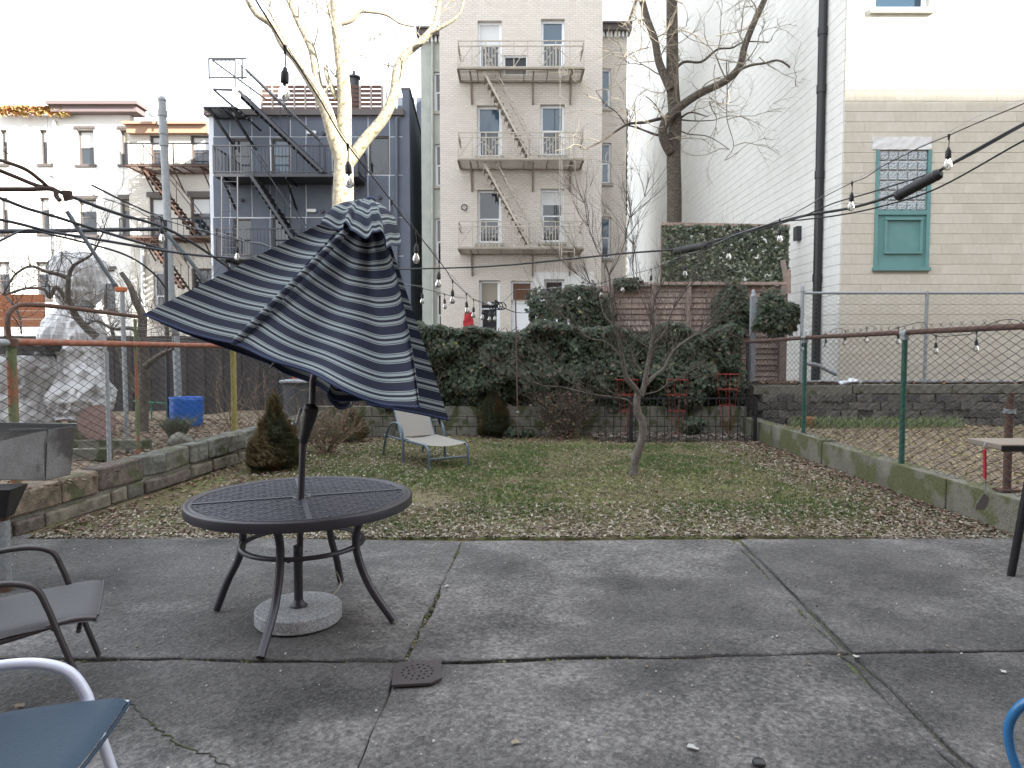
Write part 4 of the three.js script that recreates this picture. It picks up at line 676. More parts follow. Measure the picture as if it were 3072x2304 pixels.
{ // brown trunked tree before the white wall
  const d = 17, B = P(2022, 700, d), t = thing('brown_tree', 'tall brown trunked tree before the white block wall', 'tree', [B.x, .3, -d]), rg = rngOf(202), tw = [];
  const z5 = (l) => l.map(([x, y]) => [1850 + x / 2.369, y / 2.369]);
  limb(t, 'trunk', [V(B.x + .02, .25, -d), V(B.x, 3, -d), ...rp(z5([[410, 1400], [405, 1080], [415, 860], [398, 600], [395, 300], [392, 0], [390, -200]]), d)], .2, .125, M.barkDark, 14);
  const L = [
    [[[385, 1085], [345, 1010], [328, 940], [350, 860], [450, 760], [580, 670], [780, 570], [870, 480], [910, 330], [980, 150], [1050, 0], [1080, -80]], .125, .06, -.05],
    [[[385, 640], [345, 550], [300, 440], [270, 280], [225, 160], [180, 0], [150, -80]], .11, .07, .05],
    [[[860, 500], [960, 462], [1050, 450], [1150, 430], [1250, 500], [1310, 640], [1350, 760], [1410, 870]], .035, .012, -.06],
    [[[350, 836], [280, 850], [200, 870], [80, 882], [0, 930], [-120, 1010], [-220, 1060]], .045, .016, -.08],
    [[[325, 965], [270, 955], [230, 940], [150, 910], [80, 890]], .035, .02, 0],
    [[[425, 480], [480, 440], [600, 440], [720, 350], [820, 340], [900, 300], [1080, 300]], .04, .014, -.04],
    [[[440, 850], [520, 800], [650, 830]], .03, .012, -.05], [[[440, 850], [560, 860], [690, 855]], .022, .01, -.05], [[[400, 900], [500, 950], [650, 970], [800, 1060]], .02, .007, -.06], [[[780, 440], [785, 640], [785, 850], [830, 1040], [770, 1140]], .014, .006, -.03],
    [[[60, 880], [0, 800], [-80, 740], [-150, 640]], .02, .008, -.04]];
  for (const [p, a, b, dz] of L) { const pts = rp(z5(p), d - .1, dz); limb(t, 'limb', pts, a, b, a > .04 ? M.barkDark : M.twig, a > .05 ? 10 : 6); for (let i = 1; i < pts.length; i++) if (rg() < .85) twiggy(tw, pts[i], V((rg() - .5) * 2, .2 + rg() * .4, .2 + rg() * .9), .6 + rg() * .8, .011 + b * .12, 2, rg, { kids: 3, curve: .45, up: -.03 }); }
  for (let i = 0; i < 26; i++) { const q = P(lerp(1860, 2290, rg()), lerp(0, 330, rg()), d - .5 - rg() * 2); twiggy(tw, q, V((rg() - .5) * 2, (rg() - .5) * 2, rg() - .5), .8 + rg() * .7, .014, 2, rg, { kids: 3, curve: .5, up: .06 }); }
  stuff(part(t, 'twig', mg(tw), M.twigPale));
}
{ // small bare tree on the lawn
  const d = 8.85, B = G(1903, 1426), t = thing('lawn_tree', 'small bare crooked tree standing on the lawn', 'tree', [B.x, 0, B.z]), rg = rngOf(203), tw = [];
  const zc = l => l.map(([x, y]) => [1200 + x / 2.011, 900 + y / 2.011]), ze = l => l.map(([x, y]) => [1500 + x / 2.212, 600 + y / 2.212]);
  limb(t, 'trunk', [V(B.x, -.06, B.z), ...rp(zc([[1410, 1030], [1422, 950], [1452, 870], [1466, 800], [1460, 730], [1436, 680], [1428, 630], [1432, 590], [1442, 560]]), d)], .06, .045, M.barkLawn, 12);
  const L = [
    [ze([[935, 1300], [955, 1240], [970, 1150], [985, 1080], [1003, 970], [1020, 860], [1012, 760], [1030, 650], [1062, 570]]), .05, .015, 0],
    [ze([[930, 1300], [900, 1250], [840, 1170], [812, 1050], [795, 950], [755, 830], [740, 700], [725, 500]]), .045, .014, -.05],
    [ze([[905, 1255], [850, 1215], [818, 1160]]), .03, .012, -.05],
    [ze([[725, 500], [690, 400], [640, 320], [590, 180], [560, 20]]), .012, .004, .05], [ze([[725, 500], [780, 400], [830, 270], [860, 120], [960, -20]]), .011, .004, -.05],
    [ze([[965, 1230], [1020, 1170], [1085, 1120], [1150, 1000], [1250, 920], [1330, 860], [1420, 760]]), .036, .008, .06],
    [ze([[1150, 1000], [1200, 960], [1290, 900], [1370, 860]]), .014, .005, .0],
    [ze([[1003, 970], [1090, 880], [1150, 720], [1230, 600], [1260, 520]]), .02, .006, -.04], [ze([[985, 1090], [1010, 1000], [940, 950], [860, 880]]), .014, .005, .04],
    [ze([[890, 1372], [850, 1330], [800, 1316], [620, 1290], [400, 1240], [280, 1230], [150, 1180]]), .016, .004, -.06],
    [ze([[950, 1290], [1040, 1270], [1100, 1230], [1190, 1180]]), .01, .004, .05], [ze([[812, 1050], [700, 940], [600, 920], [520, 860], [430, 780]]), .013, .004, -.04],
    [ze([[945, 1140], [900, 1080], [870, 1000]]), .014, .006, .03], [ze([[755, 830], [690, 760], [660, 650], [600, 560], [520, 500]]), .012, .004, .04], [ze([[1020, 860], [960, 700], [905, 560], [880, 440], [890, 300], [870, 100]]), .012, .004, .03]];
  for (const [p, a, b, dz] of L) { const pts = rp(p, d, dz); limb(t, 'limb', pts, a * .8, b * .8, M.barkLawn, a > .03 ? 8 : 5); const dir = pts[pts.length - 1].clone().sub(pts[0]).normalize(); for (let i = 2; i < pts.length; i++) for (let k = 0; k < 4; k++) twiggy(tw, pts[i], dir.clone().add(V((rg() - .5) * 1.4, (rg() - .2) * .9, (rg() - .5) * 1.4)), .28 + rg() * .45, .0045, 2, rg, { kids: 3, spread: .6, curve: .2, up: .05, rad: 3 }); }
  stuff(part(t, 'twig', mg(tw), M.twig));
}
{ // grape and shrub tangle in the left yard
  const t = thing('garden_tree', 'gnarled bare garden tree behind the rusty fence', 'tree', [PX(425, 9.4), .35, -9.4]), rg = rngOf(204), tw = [];
  const z7 = l => l.map(([x, y]) => [x / 2.5525, 650 + y / 2.5525]);
  limb(t, 'trunk', rp(z7([[1085, 1640], [1090, 1400], [1110, 1150], [1085, 950], [1090, 760], [1040, 650], [1000, 540], [930, 430]]), 9.4), .09, .03, M.barkLawn, 10);
  for (const [p, a, b] of [[[[1110, 1150], [1180, 1090], [1260, 1040], [1330, 1010]], .05, .02], [[[1060, 1330], [1000, 1240], [960, 1170], [930, 1060], [880, 950], [850, 840]], .06, .02], [[[1060, 960], [1020, 860], [870, 860], [740, 800], [640, 830]], .035, .012], [[[740, 920], [650, 840], [580, 760], [550, 690], [520, 620], [525, 470]], .055, .03], [[[525, 470], [440, 440], [350, 420], [240, 380], [120, 440], [20, 600]], .03, .01], [[[525, 460], [560, 380], [640, 330], [710, 280], [790, 120]], .028, .008], [[[500, 620], [430, 540], [380, 620], [340, 560], [200, 550], [30, 600]], .03, .012], [[[30, 590], [100, 680], [150, 780], [165, 900]], .02, .01]]) { const pts = rp(z7(p), 9.2, -.05); limb(t, 'limb', pts, a, b, M.barkLawn, 6); for (let i = 1; i < pts.length; i++) for (let k = 0; k < 3; k++) twiggy(tw, pts[i], V((rg() - .5) * 2, rg() * 1.2, (rg() - .5) * 1.4), .3 + rg() * .4, .005, 2, rg, { kids: 3, curve: .5, spread: 1 }); }
  for (let i = 0; i < 60; i++) { const q = P(lerp(300, 720, rg()), lerp(900, 1050, rg()), 9 + rg() * 2.5); twiggy(tw, q, V((rg() - .5) * 2, rg() - .3, rg() - .5), .5 + rg() * .4, .005, 2, rg, { kids: 3, curve: .5 }); }
  stuff(part(t, 'twig', mg(tw), M.twig));
}
// ---------------------------------------------------------------- grass and litter
{
  const rg = rngOf(301), blade = (() => { const g = new THREE.BufferGeometry(); g.setAttribute('position', new THREE.Float32BufferAttribute([-.05, 0, 0, .05, 0, 0, -.035, .5, .08, .035, .5, .08, 0, 1, .32], 3)); g.setIndex([0, 1, 2, 1, 3, 2, 2, 3, 4]); g.computeVertexNormals(); return g; })();
  const tuft = (() => { const l = []; for (let i = 0; i < 7; i++) l.push(blade.clone().rotateX((rg() - .3) * .8).rotateY(i * 2.4).translate((rg() - .5) * .5, 0, (rg() - .5) * .5)); const g = mergeGeometries(l); return g; })();
  const ms = [], cs = [];
  for (let i = 0; i < 52000; i++) {
    const x = lerp(-4.2, 4.4, rg()), z = lerp(-5.75, -12.9, rg()); const edge = Math.min(sm(-3.9, -2.0, x + (nz(x * 2, z * 2) - .5)), sm(4.4, 3.4, x + (nz(z * 2, x) - .5) * .8), sm(-12.6, -11.4, z), sm(-5.8, -6.4, z + (nz(x * 2.5, 5) - .5) * .8));
    const dens = edge * sm(.18, .5, nz(x * 1.1 + 40, z * 1.1) * .7 + .22); if (rg() > dens * .95 + .03) continue;
    const gr = sm(.34, .62, nz(x * .9 + 3, z * 1.3 + 8) * .6 + nz(x * 4, z * 4) * .4) * edge, b = .75 + rg() * .5, straw = rg() < .34 - gr * .24;
    ms.push(mat4(V(x, lawnY(x, z) - .004, z), 0, rg() * 6.28, 0, V(.035 + rg() * .03, .016 + rg() * .022 + gr * .014, .035 + rg() * .03))); cs.push(straw ? lin(.30 * b, .265 * b, .16 * b) : lin(lerp(.135, .085, gr) * b, lerp(.145, .13, gr) * b, lerp(.055, .034, gr) * b));
  }
  const gm = std(0xffffff, .85), o = new THREE.Group(); const g = instanced(scene, 'lawn_grass', tuft, gm, ms, cs); g.userData = { kind: 'stuff', label: 'short winter grass with straw growing on the lawn', category: 'grass' };
  const lf = sheet(3, 2, (s, t) => V((s - .5) * (1 - Math.abs(t - .5) * 1.2), Math.pow((s - .5) * 2, 2) * .22 + (t - .5) * .2, (t - .5) * 2.2));
  const scatter = (name, label, n, f, size, pal) => { const m = [], c = []; let tries = 0; while (m.length < n && tries++ < n * 6) { const q = f(); if (!q) continue; m.push(mat4(q, (rg() - .5) * .9, rg() * 6.28, (rg() - .5) * .9, size * (.6 + rg() * .8))); const p = pal[Math.floor(rg() * pal.length)], b = .75 + rg() * .5; c.push(lin(p[0] * b, p[1] * b, p[2] * b)); } const o = instanced(scene, name, lf, std(0xffffff, .85), m, c); o.userData = { kind: 'stuff', label, category: 'leaves' }; return o; };
  const pale = [[.30, .265, .21], [.25, .215, .16], [.36, .33, .27], [.20, .155, .11], [.14, .105, .075]], brown = [[.16, .09, .06], [.22, .14, .09], [.11, .07, .05], [.25, .18, .12], [.17, .10, .07]];
  scatter('willow_litter', 'pale narrow dry leaves littering the lawn edges', 27000, () => { const k = rg(); let x, z; if (k < .42) { x = lerp(-4.2, 4.3, rg()); z = -5.82 - Math.pow(rg(), 1.8) * 1.3; } else if (k < .62) { z = lerp(-5.8, -12.6, rg()); x = 4.42 - Math.pow(rg(), 1.5) * 1.1; } else if (k < .82) { x = -4.1 + Math.pow(rg(), 1.3) * 2.4 + .1 * (6 + -0); z = lerp(-5.9, -12.7, rg()); if (x < lerp(-4.4, -3.6, (-z - 4.6) / 8.4)) return null; } else { x = lerp(-4, 4.3, rg()); z = lerp(-5.9, -12.9, rg()); } return V(x, lawnY(x, z) + .012 + rg() * .012, z); }, .0165, pale);
  scatter('brown_litter', 'brown fallen leaves along the walls of the lawn', 5200, () => { const k = rg(); let x, z; if (k < .35) { z = lerp(-6, -12.8, rg()); x = 4.42 - Math.pow(rg(), 2) * .9; } else if (k < .6) { z = lerp(-6, -12.8, rg()); x = lerp(-4.35, -3.6, (-z - 4.6) / 8.4) + Math.pow(rg(), 1.6) * 1.3; } else if (k < .85) { x = lerp(-3.6, 4.3, rg()); z = -13 + Math.pow(rg(), 1.6) * 1.2; } else { x = lerp(-4, 4.3, rg()); z = lerp(-5.9, -12.9, rg()); } return V(x, lawnY(x, z) + .015 + rg() * .01, z); }, .022, brown);
  scatter('right_yard_litter', 'tan fallen leaves covering the right yard', 9000, () => { const x = lerp(4.7, 10.5, rg()), z = lerp(-4.5, -12.8, rg()); return V(x, .215 + (nz(x * 1.2, z * 1.2) - .5) * .05 + rg() * .01, z); }, .024, [[.30, .24, .15], [.36, .30, .17], [.20, .15, .10], [.28, .26, .10], [.16, .11, .08]]);
  scatter('left_yard_litter', 'brown fallen leaves in the left yard behind the fence', 6500, () => { const x = lerp(-8.5, -4.2, rg()), z = lerp(-5.0, -13, rg()); return V(x, .355 + (nz(x * 1.4, z * 1.4) - .5) * .12 + rg() * .01, z); }, .024, [...brown, [.32, .28, .2]]);
  scatter('terrace_litter', 'dead brown leaves along the right terrace kerb', 700, () => { const x = lerp(4.7, 10.5, rg()), z = lerp(-13.1, -13.8, rg()); return V(x, .985 + rg() * .03, z); }, .05, brown);
  scatter('bed_litter', 'grey brown litter in the garden bed behind the iron fence', 900, () => { const x = lerp(1.5, 4.35, rg()), z = lerp(-12.15, -12.95, rg()); return V(x, .06 + rg() * .02, z); }, .03, [[.2, .17, .14], [.13, .10, .08], [.27, .24, .2]]);
  // lily clumps along the retaining wall
  const t = thing('lily_clump', 'row of green strap-leaved plants before the retaining blocks', 'plants', [6.7, .2, -12.6]), l = []; for (let i = 0; i < 420; i++) { const x = lerp(5.2, 8.35, rg()), z = -12.55 + (rg() - .5) * .4, a = rg() * 6.28, h = .1 + rg() * .13; l.push(tube([V(x, .2, z), V(x + Math.cos(a) * .06, .2 + h, z + Math.sin(a) * .06), V(x + Math.cos(a) * .17, .2 + h * .7, z + Math.sin(a) * .17)], u => .011 * (1 - u * .9), 3, { seg: 4, cap: false, flat: .3 })); } stuff(part(t, 'leaf', mg(l), std(lin(.19, .24, .10), .7)));
}
// ---------------------------------------------------------------- patio table
{
  const C = V(-1.30, 0, -4.17), t = thing('patio_table', 'round dark metal patio table with a lattice top', 'table', [C.x, 0, C.z]), r = .665, y = .725;
  const prof = [[r - .05, y - .004], [r - .046, y + .004], [r - .03, y + .006], [r - .026, y], [r - .018, y], [r - .012, y + .006], [r + .002, y + .004], [r + .008, y - .004], [r + .008, y - .05], [r, y - .056], [r - .014, y - .056], [r - .018, y - .05], [r - .018, y - .012], [r - .05, y - .012], [r - .05, y - .004]];
  part(t, 'rim', lathe(prof, 96).translate(C.x, 0, C.z), M.bronze);
  const rot = .36, A = (a, b) => V(C.x + a * Math.cos(rot) + b * Math.sin(rot), y, C.z - a * Math.sin(rot) + b * Math.cos(rot)), ri = r - .032, l = [];
  const inside = (a, b) => a * a + b * b < ri * ri;
  const seg = (a0, b0, a1, b1, w, lift = 0) => { const n = 24; let i0 = -1, i1 = -1; for (let i = 0; i <= n; i++) { const q = i / n; if (inside(lerp(a0, a1, q), lerp(b0, b1, q))) { if (i0 < 0) i0 = q; i1 = q; } } if (i0 < 0 || i1 - i0 < .05) return; const p = A(lerp(a0, a1, i0), lerp(b0, b1, i0)), q = A(lerp(a0, a1, i1), lerp(b0, b1, i1)); p.y = q.y = y - .006 + lift; l.push(bar(p, q, .006, w)); };
  // basket-weave of rod bundles crossing in diamonds
  const S = .118; for (let i = -7; i <= 7; i++) for (let k = -7; k <= 7; k++) { const a = (i + k) * S * .62, b = (i - k) * S * .5; if (Math.hypot(a, b) > ri + .1) continue; for (let q = -2; q <= 2; q++) { seg(a - S * .62 + Math.abs(q) * .006, b + q * .0175, a + S * .62 - Math.abs(q) * .006, b + q * .0175, .0088, .001); } for (let q = -1; q <= 1; q += 2) { seg(a + q * .018 + S * .44, b - S * .2, a + q * .018 + S * .8, b + S * .2, .0065, .003); seg(a + q * .018 + S * .8, b - S * .2, a + q * .018 + S * .44, b + S * .2, .0065, .004); } }
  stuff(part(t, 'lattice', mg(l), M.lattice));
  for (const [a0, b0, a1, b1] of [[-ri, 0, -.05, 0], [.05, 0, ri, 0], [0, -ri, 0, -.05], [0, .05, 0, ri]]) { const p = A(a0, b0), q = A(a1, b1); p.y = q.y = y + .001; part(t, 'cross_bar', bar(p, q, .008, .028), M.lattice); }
  part(t, 'umbrella_ring', new THREE.TorusGeometry(.05, .014, 8, 28).rotateX(1.5708).translate(C.x, y - .006, C.z), M.bronze);
  for (const [fx, fz] of [[-1.845, -4.165], [-1.325, -3.50], [-1.205, -4.70], [-.705, -3.98]]) { const D = V(fx - C.x, 0, fz - C.z), L = D.length(); D.normalize(); const q = (rr, yy) => V(C.x + D.x * rr, yy, C.z + D.z * rr); part(t, 'leg', tube([q(.50, .69), q(.49, .685), q(.45, .66), q(.385, .56), q(.372, .46), q(.40, .34), q(.47, .2), q(L, .012)], .0235, 10, { seg: 34, flat: 1 }), M.bronze); }
  part(t, 'brace_ring', ring(V(C.x, .44, C.z), .362, .362, .014, 56, 8, 1.5), M.bronze);
}
// ---------------------------------------------------------------- umbrella, its base
{
  const B = V(-1.285, 0, -4.02), J = P(938, 1141, 4.12), AP = P(1111, 603, 4.05);
  const b = thing('parasol_stand', 'round speckled granite umbrella base under the table', 'umbrella base', [B.x, 0, B.z]);
  const gran = grain(lin(.20, .21, .215), lin(.42, .43, .44), { f: 60, sp: .16, bump: .002, tile: .35, contrast: 3, n: 256, rough: .7 });
  part(b, 'granite_disc', metric(toCreasedNormals(lathe([[0, .012], [.247, .012], [.252, .018], [.252, .086], [.247, .0925], [0, .093]], 64).translate(B.x, 0, B.z), .6)), gran);
  part(b, 'collar', lathe([[.025, .135], [.03, .125], [.036, .105], [.05, .098], [.052, .0945], [0, .0945]], 20).translate(B.x, 0, B.z), M.bronze);
  part(b, 'tube', rod(V(B.x, .1, B.z), V(B.x, .46, B.z), .0265, 16), M.bronze);
  part(b, 'knob', mg([rod(V(B.x - .026, .37, B.z), V(B.x - .05, .37, B.z), .006, 8), new THREE.CylinderGeometry(.017, .017, .016, 8).rotateZ(1.57).translate(B.x - .055, .37, B.z)]), M.black);
  const u = thing('umbrella', 'half-closed navy and white striped umbrella leaning over the table', 'umbrella', [B.x, .1, B.z]);
  const K0 = P(909, 1330, 4.09), K1 = P(936, 1212, 4.1);
  part(u, 'pole', tube([V(B.x, .12, B.z), P(903, 1489, 4.1), K0, K1, J], .0195, 14, { smooth: false }), M.bronze);
  part(u, 'upper_pole', tube([J, J.clone().lerp(AP, .5), AP.clone().lerp(J, .02)], .019, 12, { smooth: false }), M.bronze);
  { const q = new THREE.Quaternion().setFromUnitVectors(V(0, 1, 0), K1.clone().sub(K0).normalize()), h = K1.distanceTo(K0); const g = lathe([[.021, 0], [.028, .02], [.032, h * .3], [.043, h * .62], [.046, h * .85], [.042, h * .95], [.022, h]], 18).applyQuaternion(q).translate(K0.x, K0.y, K0.z); const ch = part(u, 'crank_housing', g, M.black); const a = P(905, 1226, 4.06); part(ch, 'crank_handle', tube([P(916, 1228, 4.05), a, P(898, 1240, 4.02), P(888, 1272, 4.0), P(876, 1270, 3.98)], .008, 8, { seg: 20 }), M.galv); }
  // striped canvas
  const navy = [.07, .105, .195], nav2 = [.055, .08, .15], light = [.53, .57, .575], r = rngOf(9);
  const st = tex(64, (x, y) => { const f = y; let c = navy; const in_ = (a, b) => f >= a && f < b; if (in_(.0, .04) || in_(.50, .54) || in_(.075, .205) || in_(.335, .465)) c = light; else if (f < .54) c = nav2; const s = (r() - .5) * .04; return c.map(q => q + s); }, true, 256);
  const canvas = std(0xffffff, .85, { map: st }); const edging = std(lin(.018, .03, .085), .8);
  const hemPts = { AB: [[431, 942, 3.98], [500, 966, 3.94], [570, 991, 3.89], [640, 1012, 3.84], [701, 1029, 3.79]], BC: [[701, 1029, 3.79], [760, 1050, 3.72], [852, 1090, 3.6], [938, 1131, 3.5], [1033, 1172, 3.43], [1105, 1196, 3.4], [1180, 1212, 3.41], [1240, 1224, 3.46], [1256, 1222, 3.5]], CD: [[1256, 1222, 3.5], [1252, 1212, 3.6], [1180, 1205, 3.74], [1108, 1203, 3.82], [1105, 1212, 3.86], [1180, 1226, 3.9], [1270, 1243, 3.95], [1347, 1260, 4.0]], DE: [[1347, 1260, 4.0], [1290, 1235, 4.2], [1210, 1210, 4.4], [1140, 1195, 4.45]], EF: [[1140, 1195, 4.45], [1070, 1200, 4.3], [1000, 1198, 4.18], [984, 1180, 4.15], [990, 1200, 4.22], [1020, 1226, 4.3], [1050, 1215, 4.4], [1000, 1190, 4.6]], FG: [[1000, 1190, 4.6], [940, 1150, 4.7], [860, 1120, 4.7], [806, 1089, 4.55]], GA: [[806, 1089, 4.55], [700, 1050, 4.5], [560, 1000, 4.3], [431, 942, 3.98]] };
  const axis = AP.clone().sub(J).normalize(), N = 11;
  for (const k in hemPts) {
    const pts = hemPts[k].map(q => P(...q)), n = pts.length; const cv = new THREE.CatmullRomCurve3(pts, false, 'centripetal'); const isBC = k === 'BC', isAB = k === 'AB';
    const surf = (s, t) => { const h = cv.getPoint(s), top = AP.clone().addScaledVector(h.clone().sub(AP).setY(0).normalize(), .035); const p = top.lerp(h, t); const bell = Math.sin(Math.PI * s), fold = Math.pow(Math.sin(Math.PI * Math.min(1, t)), .8);
      if (isBC) { p.z -= .075 * Math.sin(Math.PI * Math.pow(s, 1.1)) * fold; p.y -= .075 * Math.sin(Math.PI * Math.pow(s, .85)) * Math.pow(fold, .7); p.z += .03 * Math.sin(s * 17) * t * s; p.x += .04 * fold * sm(.7, 1, s); p.y += .02 * Math.sin(s * 12 + t * 3) * t * bell; p.z += .022 * Math.sin(s * 21 - t * 2.5) * bell * (.4 + t); }
      else if (isAB) { p.z -= .03 * bell * fold; p.y -= .012 * bell * t; }
      else if (k === 'CD') { p.x += .04 * fold * (1 - s); p.z -= .05 * bell * fold; }
      else { p.y -= .02 * bell * fold; }
      return p; };
    const g = sheet(isBC ? 64 : 36, 48, surf, (s, t) => [s * 4, (1 - t) * N * (k === 'CD' ? .97 : 1) - .34]);
    part(u, 'canopy_panel', g, canvas);
    const hl = []; for (let i = 0; i <= n * 6; i++) { const s = i / (n * 6), a = surf(s, 1); hl.push(a); } part(u, 'hem', tube(hl, .007, 6, { smooth: false, flat: 1 }), edging);
    if (k === 'DE' || k === 'FG' || k === 'GA') { const a = AP.clone().addScaledVector(axis, -.03), e = pts[0].clone().lerp(J.clone().setY(pts[0].y), .06); e.y -= .03; a.lerp(J, .06); part(u, 'rib', tube([a, e], .008, 6, { smooth: false }), M.bronze); }
  }
  { // raised seam over the front rib
    const a = P(1075, 655, 3.9), e = P(702, 1028, 3.785); const rd = e.clone().sub(a).normalize(), nr = V(-.12, .42, .9), ac = rd.clone().cross(nr).normalize(); nr.copy(ac).cross(rd).normalize(); if (nr.z < 0) nr.negate(); part(u, 'seam', sheet(40, 4, (s, t) => a.clone().lerp(e, s).addScaledVector(ac, (t - .5) * .05).addScaledVector(nr, -.002 + Math.sin(Math.PI * t) * .016), (s, t) => [t, (1 - lerp(.1, 1, s)) * N - .34 + t * .2]), canvas); }
  { // vent cap
    const pts = [[962, 664, 4.02], [995, 680, 3.96], [1022, 687, 3.92], [1030, 684, 3.88], [1033, 668, 3.85], [1046, 676, 3.8], [1056, 690, 3.78], [1085, 708, 3.72], [1107, 712, 3.7], [1120, 696, 3.7], [1136, 693, 3.72], [1152, 706, 3.76], [1158, 742, 3.84], [1178, 734, 3.98], [1203, 730, 4.12], [1188, 718, 4.34], [1120, 690, 4.45], [1030, 668, 4.38]].map(q => P(...q));
    const cv = new THREE.CatmullRomCurve3([...pts, pts[0]], false, 'centripetal'), hub = AP.clone().add(V(0, .012, 0));
    const f = (s, t) => { const h = cv.getPoint(s), p = hub.clone().lerp(h, t), o = h.clone().sub(hub).setY(0).normalize(); p.addScaledVector(o, .05 * Math.sin(Math.PI * Math.pow(t, .8))); p.y += .03 * Math.sin(Math.PI * t); const q = s * 18 * 6.2832 / 2; p.y += Math.sin(q) * .006 * t; return p; };
    part(u, 'vent_cap', sheet(110, 22, f, (s, t) => [s * 4, (1 - t) * 2.9 - .0]), canvas);
    const hl = []; for (let i = 0; i <= 110; i++) hl.push(f(i / 110, 1)); part(u, 'hem', tube(hl, .0045, 5, { smooth: false }), edging);
    part(u, 'finial', lathe([[.0, .02], [.02, .018], [.03, .008], [.032, 0]], 14).translate(AP.x, AP.y + .006, AP.z), edging);
  }
  part(u, 'cord', tube([P(1010, 1715, 4.35), P(1022, 1745, 4.4), P(1018, 1762, 4.3), P(990, 1790, 4.2), P(960, 1800, 4.15)], .003, 5, { seg: 24 }), std(lin(.4, .36, .28), .9));
}
// ---------------------------------------------------------------- sling chairs
function slingChair(name, label, O, F, o) {   // O: middle of the seat front edge, F: the way it faces
  const S = V(-F.z, 0, F.x), t = thing(name, label, 'chair', [O.x, 0, O.z]), q = (f, s, y) => V(O.x + F.x * f + S.x * s, y, O.z + F.z * f + S.z * s), { w = .27, r = .0135, frame, sling, arm, bar: barMat = frame } = o, ww = w + .035;
  const path = arm || [[-.62, .60], [-.42, .625], [-.27, .625], [-.19, .59], [-.15, .5], [-.12, .4], [0, .008]];
  for (const s of [-1, 1]) { part(t, 'arm', tube(path.map(([f, y]) => q(f, s * ww, y)), r, 12, { seg: 44 }), frame); part(t, 'rear_leg', tube([q(-.44, s * ww, .56), q(-.5, s * ww, .3), q(-.62, s * ww, .008)], r, 10, { seg: 14 }), frame); part(t, 'seat_rail', tube([q(.03, s * w, .405), q(-.05, s * w, .415), q(-.42, s * w, .37), q(-.5, s * w, .44), q(-.68, s * w, 1.0)], r, 10, { seg: 34 }), frame); part(t, 'joint', rod(q(-.13, s * w, .40), q(-.13, s * ww, .40), r * .8, 8), frame); }
  part(t, 'cross_bar', rod(q(-.04, -w, .36), q(-.04, w, .36), r * .8, 8), barMat);
  const seat = sheet(28, 20, (a, b) => { const s = lerp(-w - .016, w + .016, a), sag = Math.sin(Math.PI * a), f = lerp(.035, -.46, b); return q(f, s, lerp(.42, .385, b) + Math.sin(b * 2.6) * .012 - sag * .022 * (.5 + b) + .018 + (r - .0135) * 2.4 - (b < .06 ? (.06 - b) * .3 : 0) - Math.pow(Math.abs(a * 2 - 1), 14) * .034); }, (a, b) => [a * .55, b * .5]);
  const ss = part(t, 'sling_seat', seat, sling); part(ss, 'piping', tube(Array.from({ length: 15 }, (_, i) => { const a = i / 14; return q(.036, lerp(-w, w, a), .418 - Math.sin(Math.PI * a) * .011); }), .006, 6, { smooth: false }), sling);
  part(t, 'sling_back', sheet(10, 16, (a, b) => { const s = lerp(-w, w, a); return q(lerp(-.5, -.68, b) - Math.sin(Math.PI * a) * .02, s, lerp(.44, 1.0, b)); }, (a, b) => [a * .55, b * .55]), sling);
  part(t, 'top_bar', rod(q(-.68, -w, 1.0), q(-.68, w, 1.0), r, 8), frame); return t;
}
const weave = (a, b) => grain(a, b, { f: 60, n: 256, bump: .0012, tile: .3, sp: .03, rough: .7 });
slingChair('sling_chair', 'brown framed patio chair with grey brown sling seat', V(-2.055, 0, -3.27), V(.88, 0, -.475), { frame: std(lin(.06, .052, .052), .4, { metalness: .3 }), sling: weave(lin(.06, .058, .06), lin(.08, .077, .08)) });
slingChair('sling_chair', 'white framed chair with blue sling seat in the lower left corner', V(-1.31, 0, -2.03), V(.985, 0, -.17), { w: .25, r: .019, frame: phy(lin(.60, .62, .72), .25, { clearcoat: .5 }), sling: weave(lin(.015, .034, .06), lin(.021, .045, .075)), arm: [[-.62, .535], [-.42, .56], [-.26, .56], [-.17, .525], [-.12, .45], [-.1, .38], [0, .008]] });
slingChair('sling_chair', 'blue framed chair at the lower right corner', V(1.70, 0, -1.88), V(-.7071, 0, -.7071), { w: .25, r: .0125, frame: phy(lin(.03, .16, .36), .25, { clearcoat: .6 }), sling: weave(lin(.04, .08, .13), lin(.06, .11, .17)), arm: [[-.5, .76], [-.1, .75], [.06, .73], [.15, .685], [.19, .61], [.185, .53], [.13, .42], [-.1, .14], [-.2, .008]] });
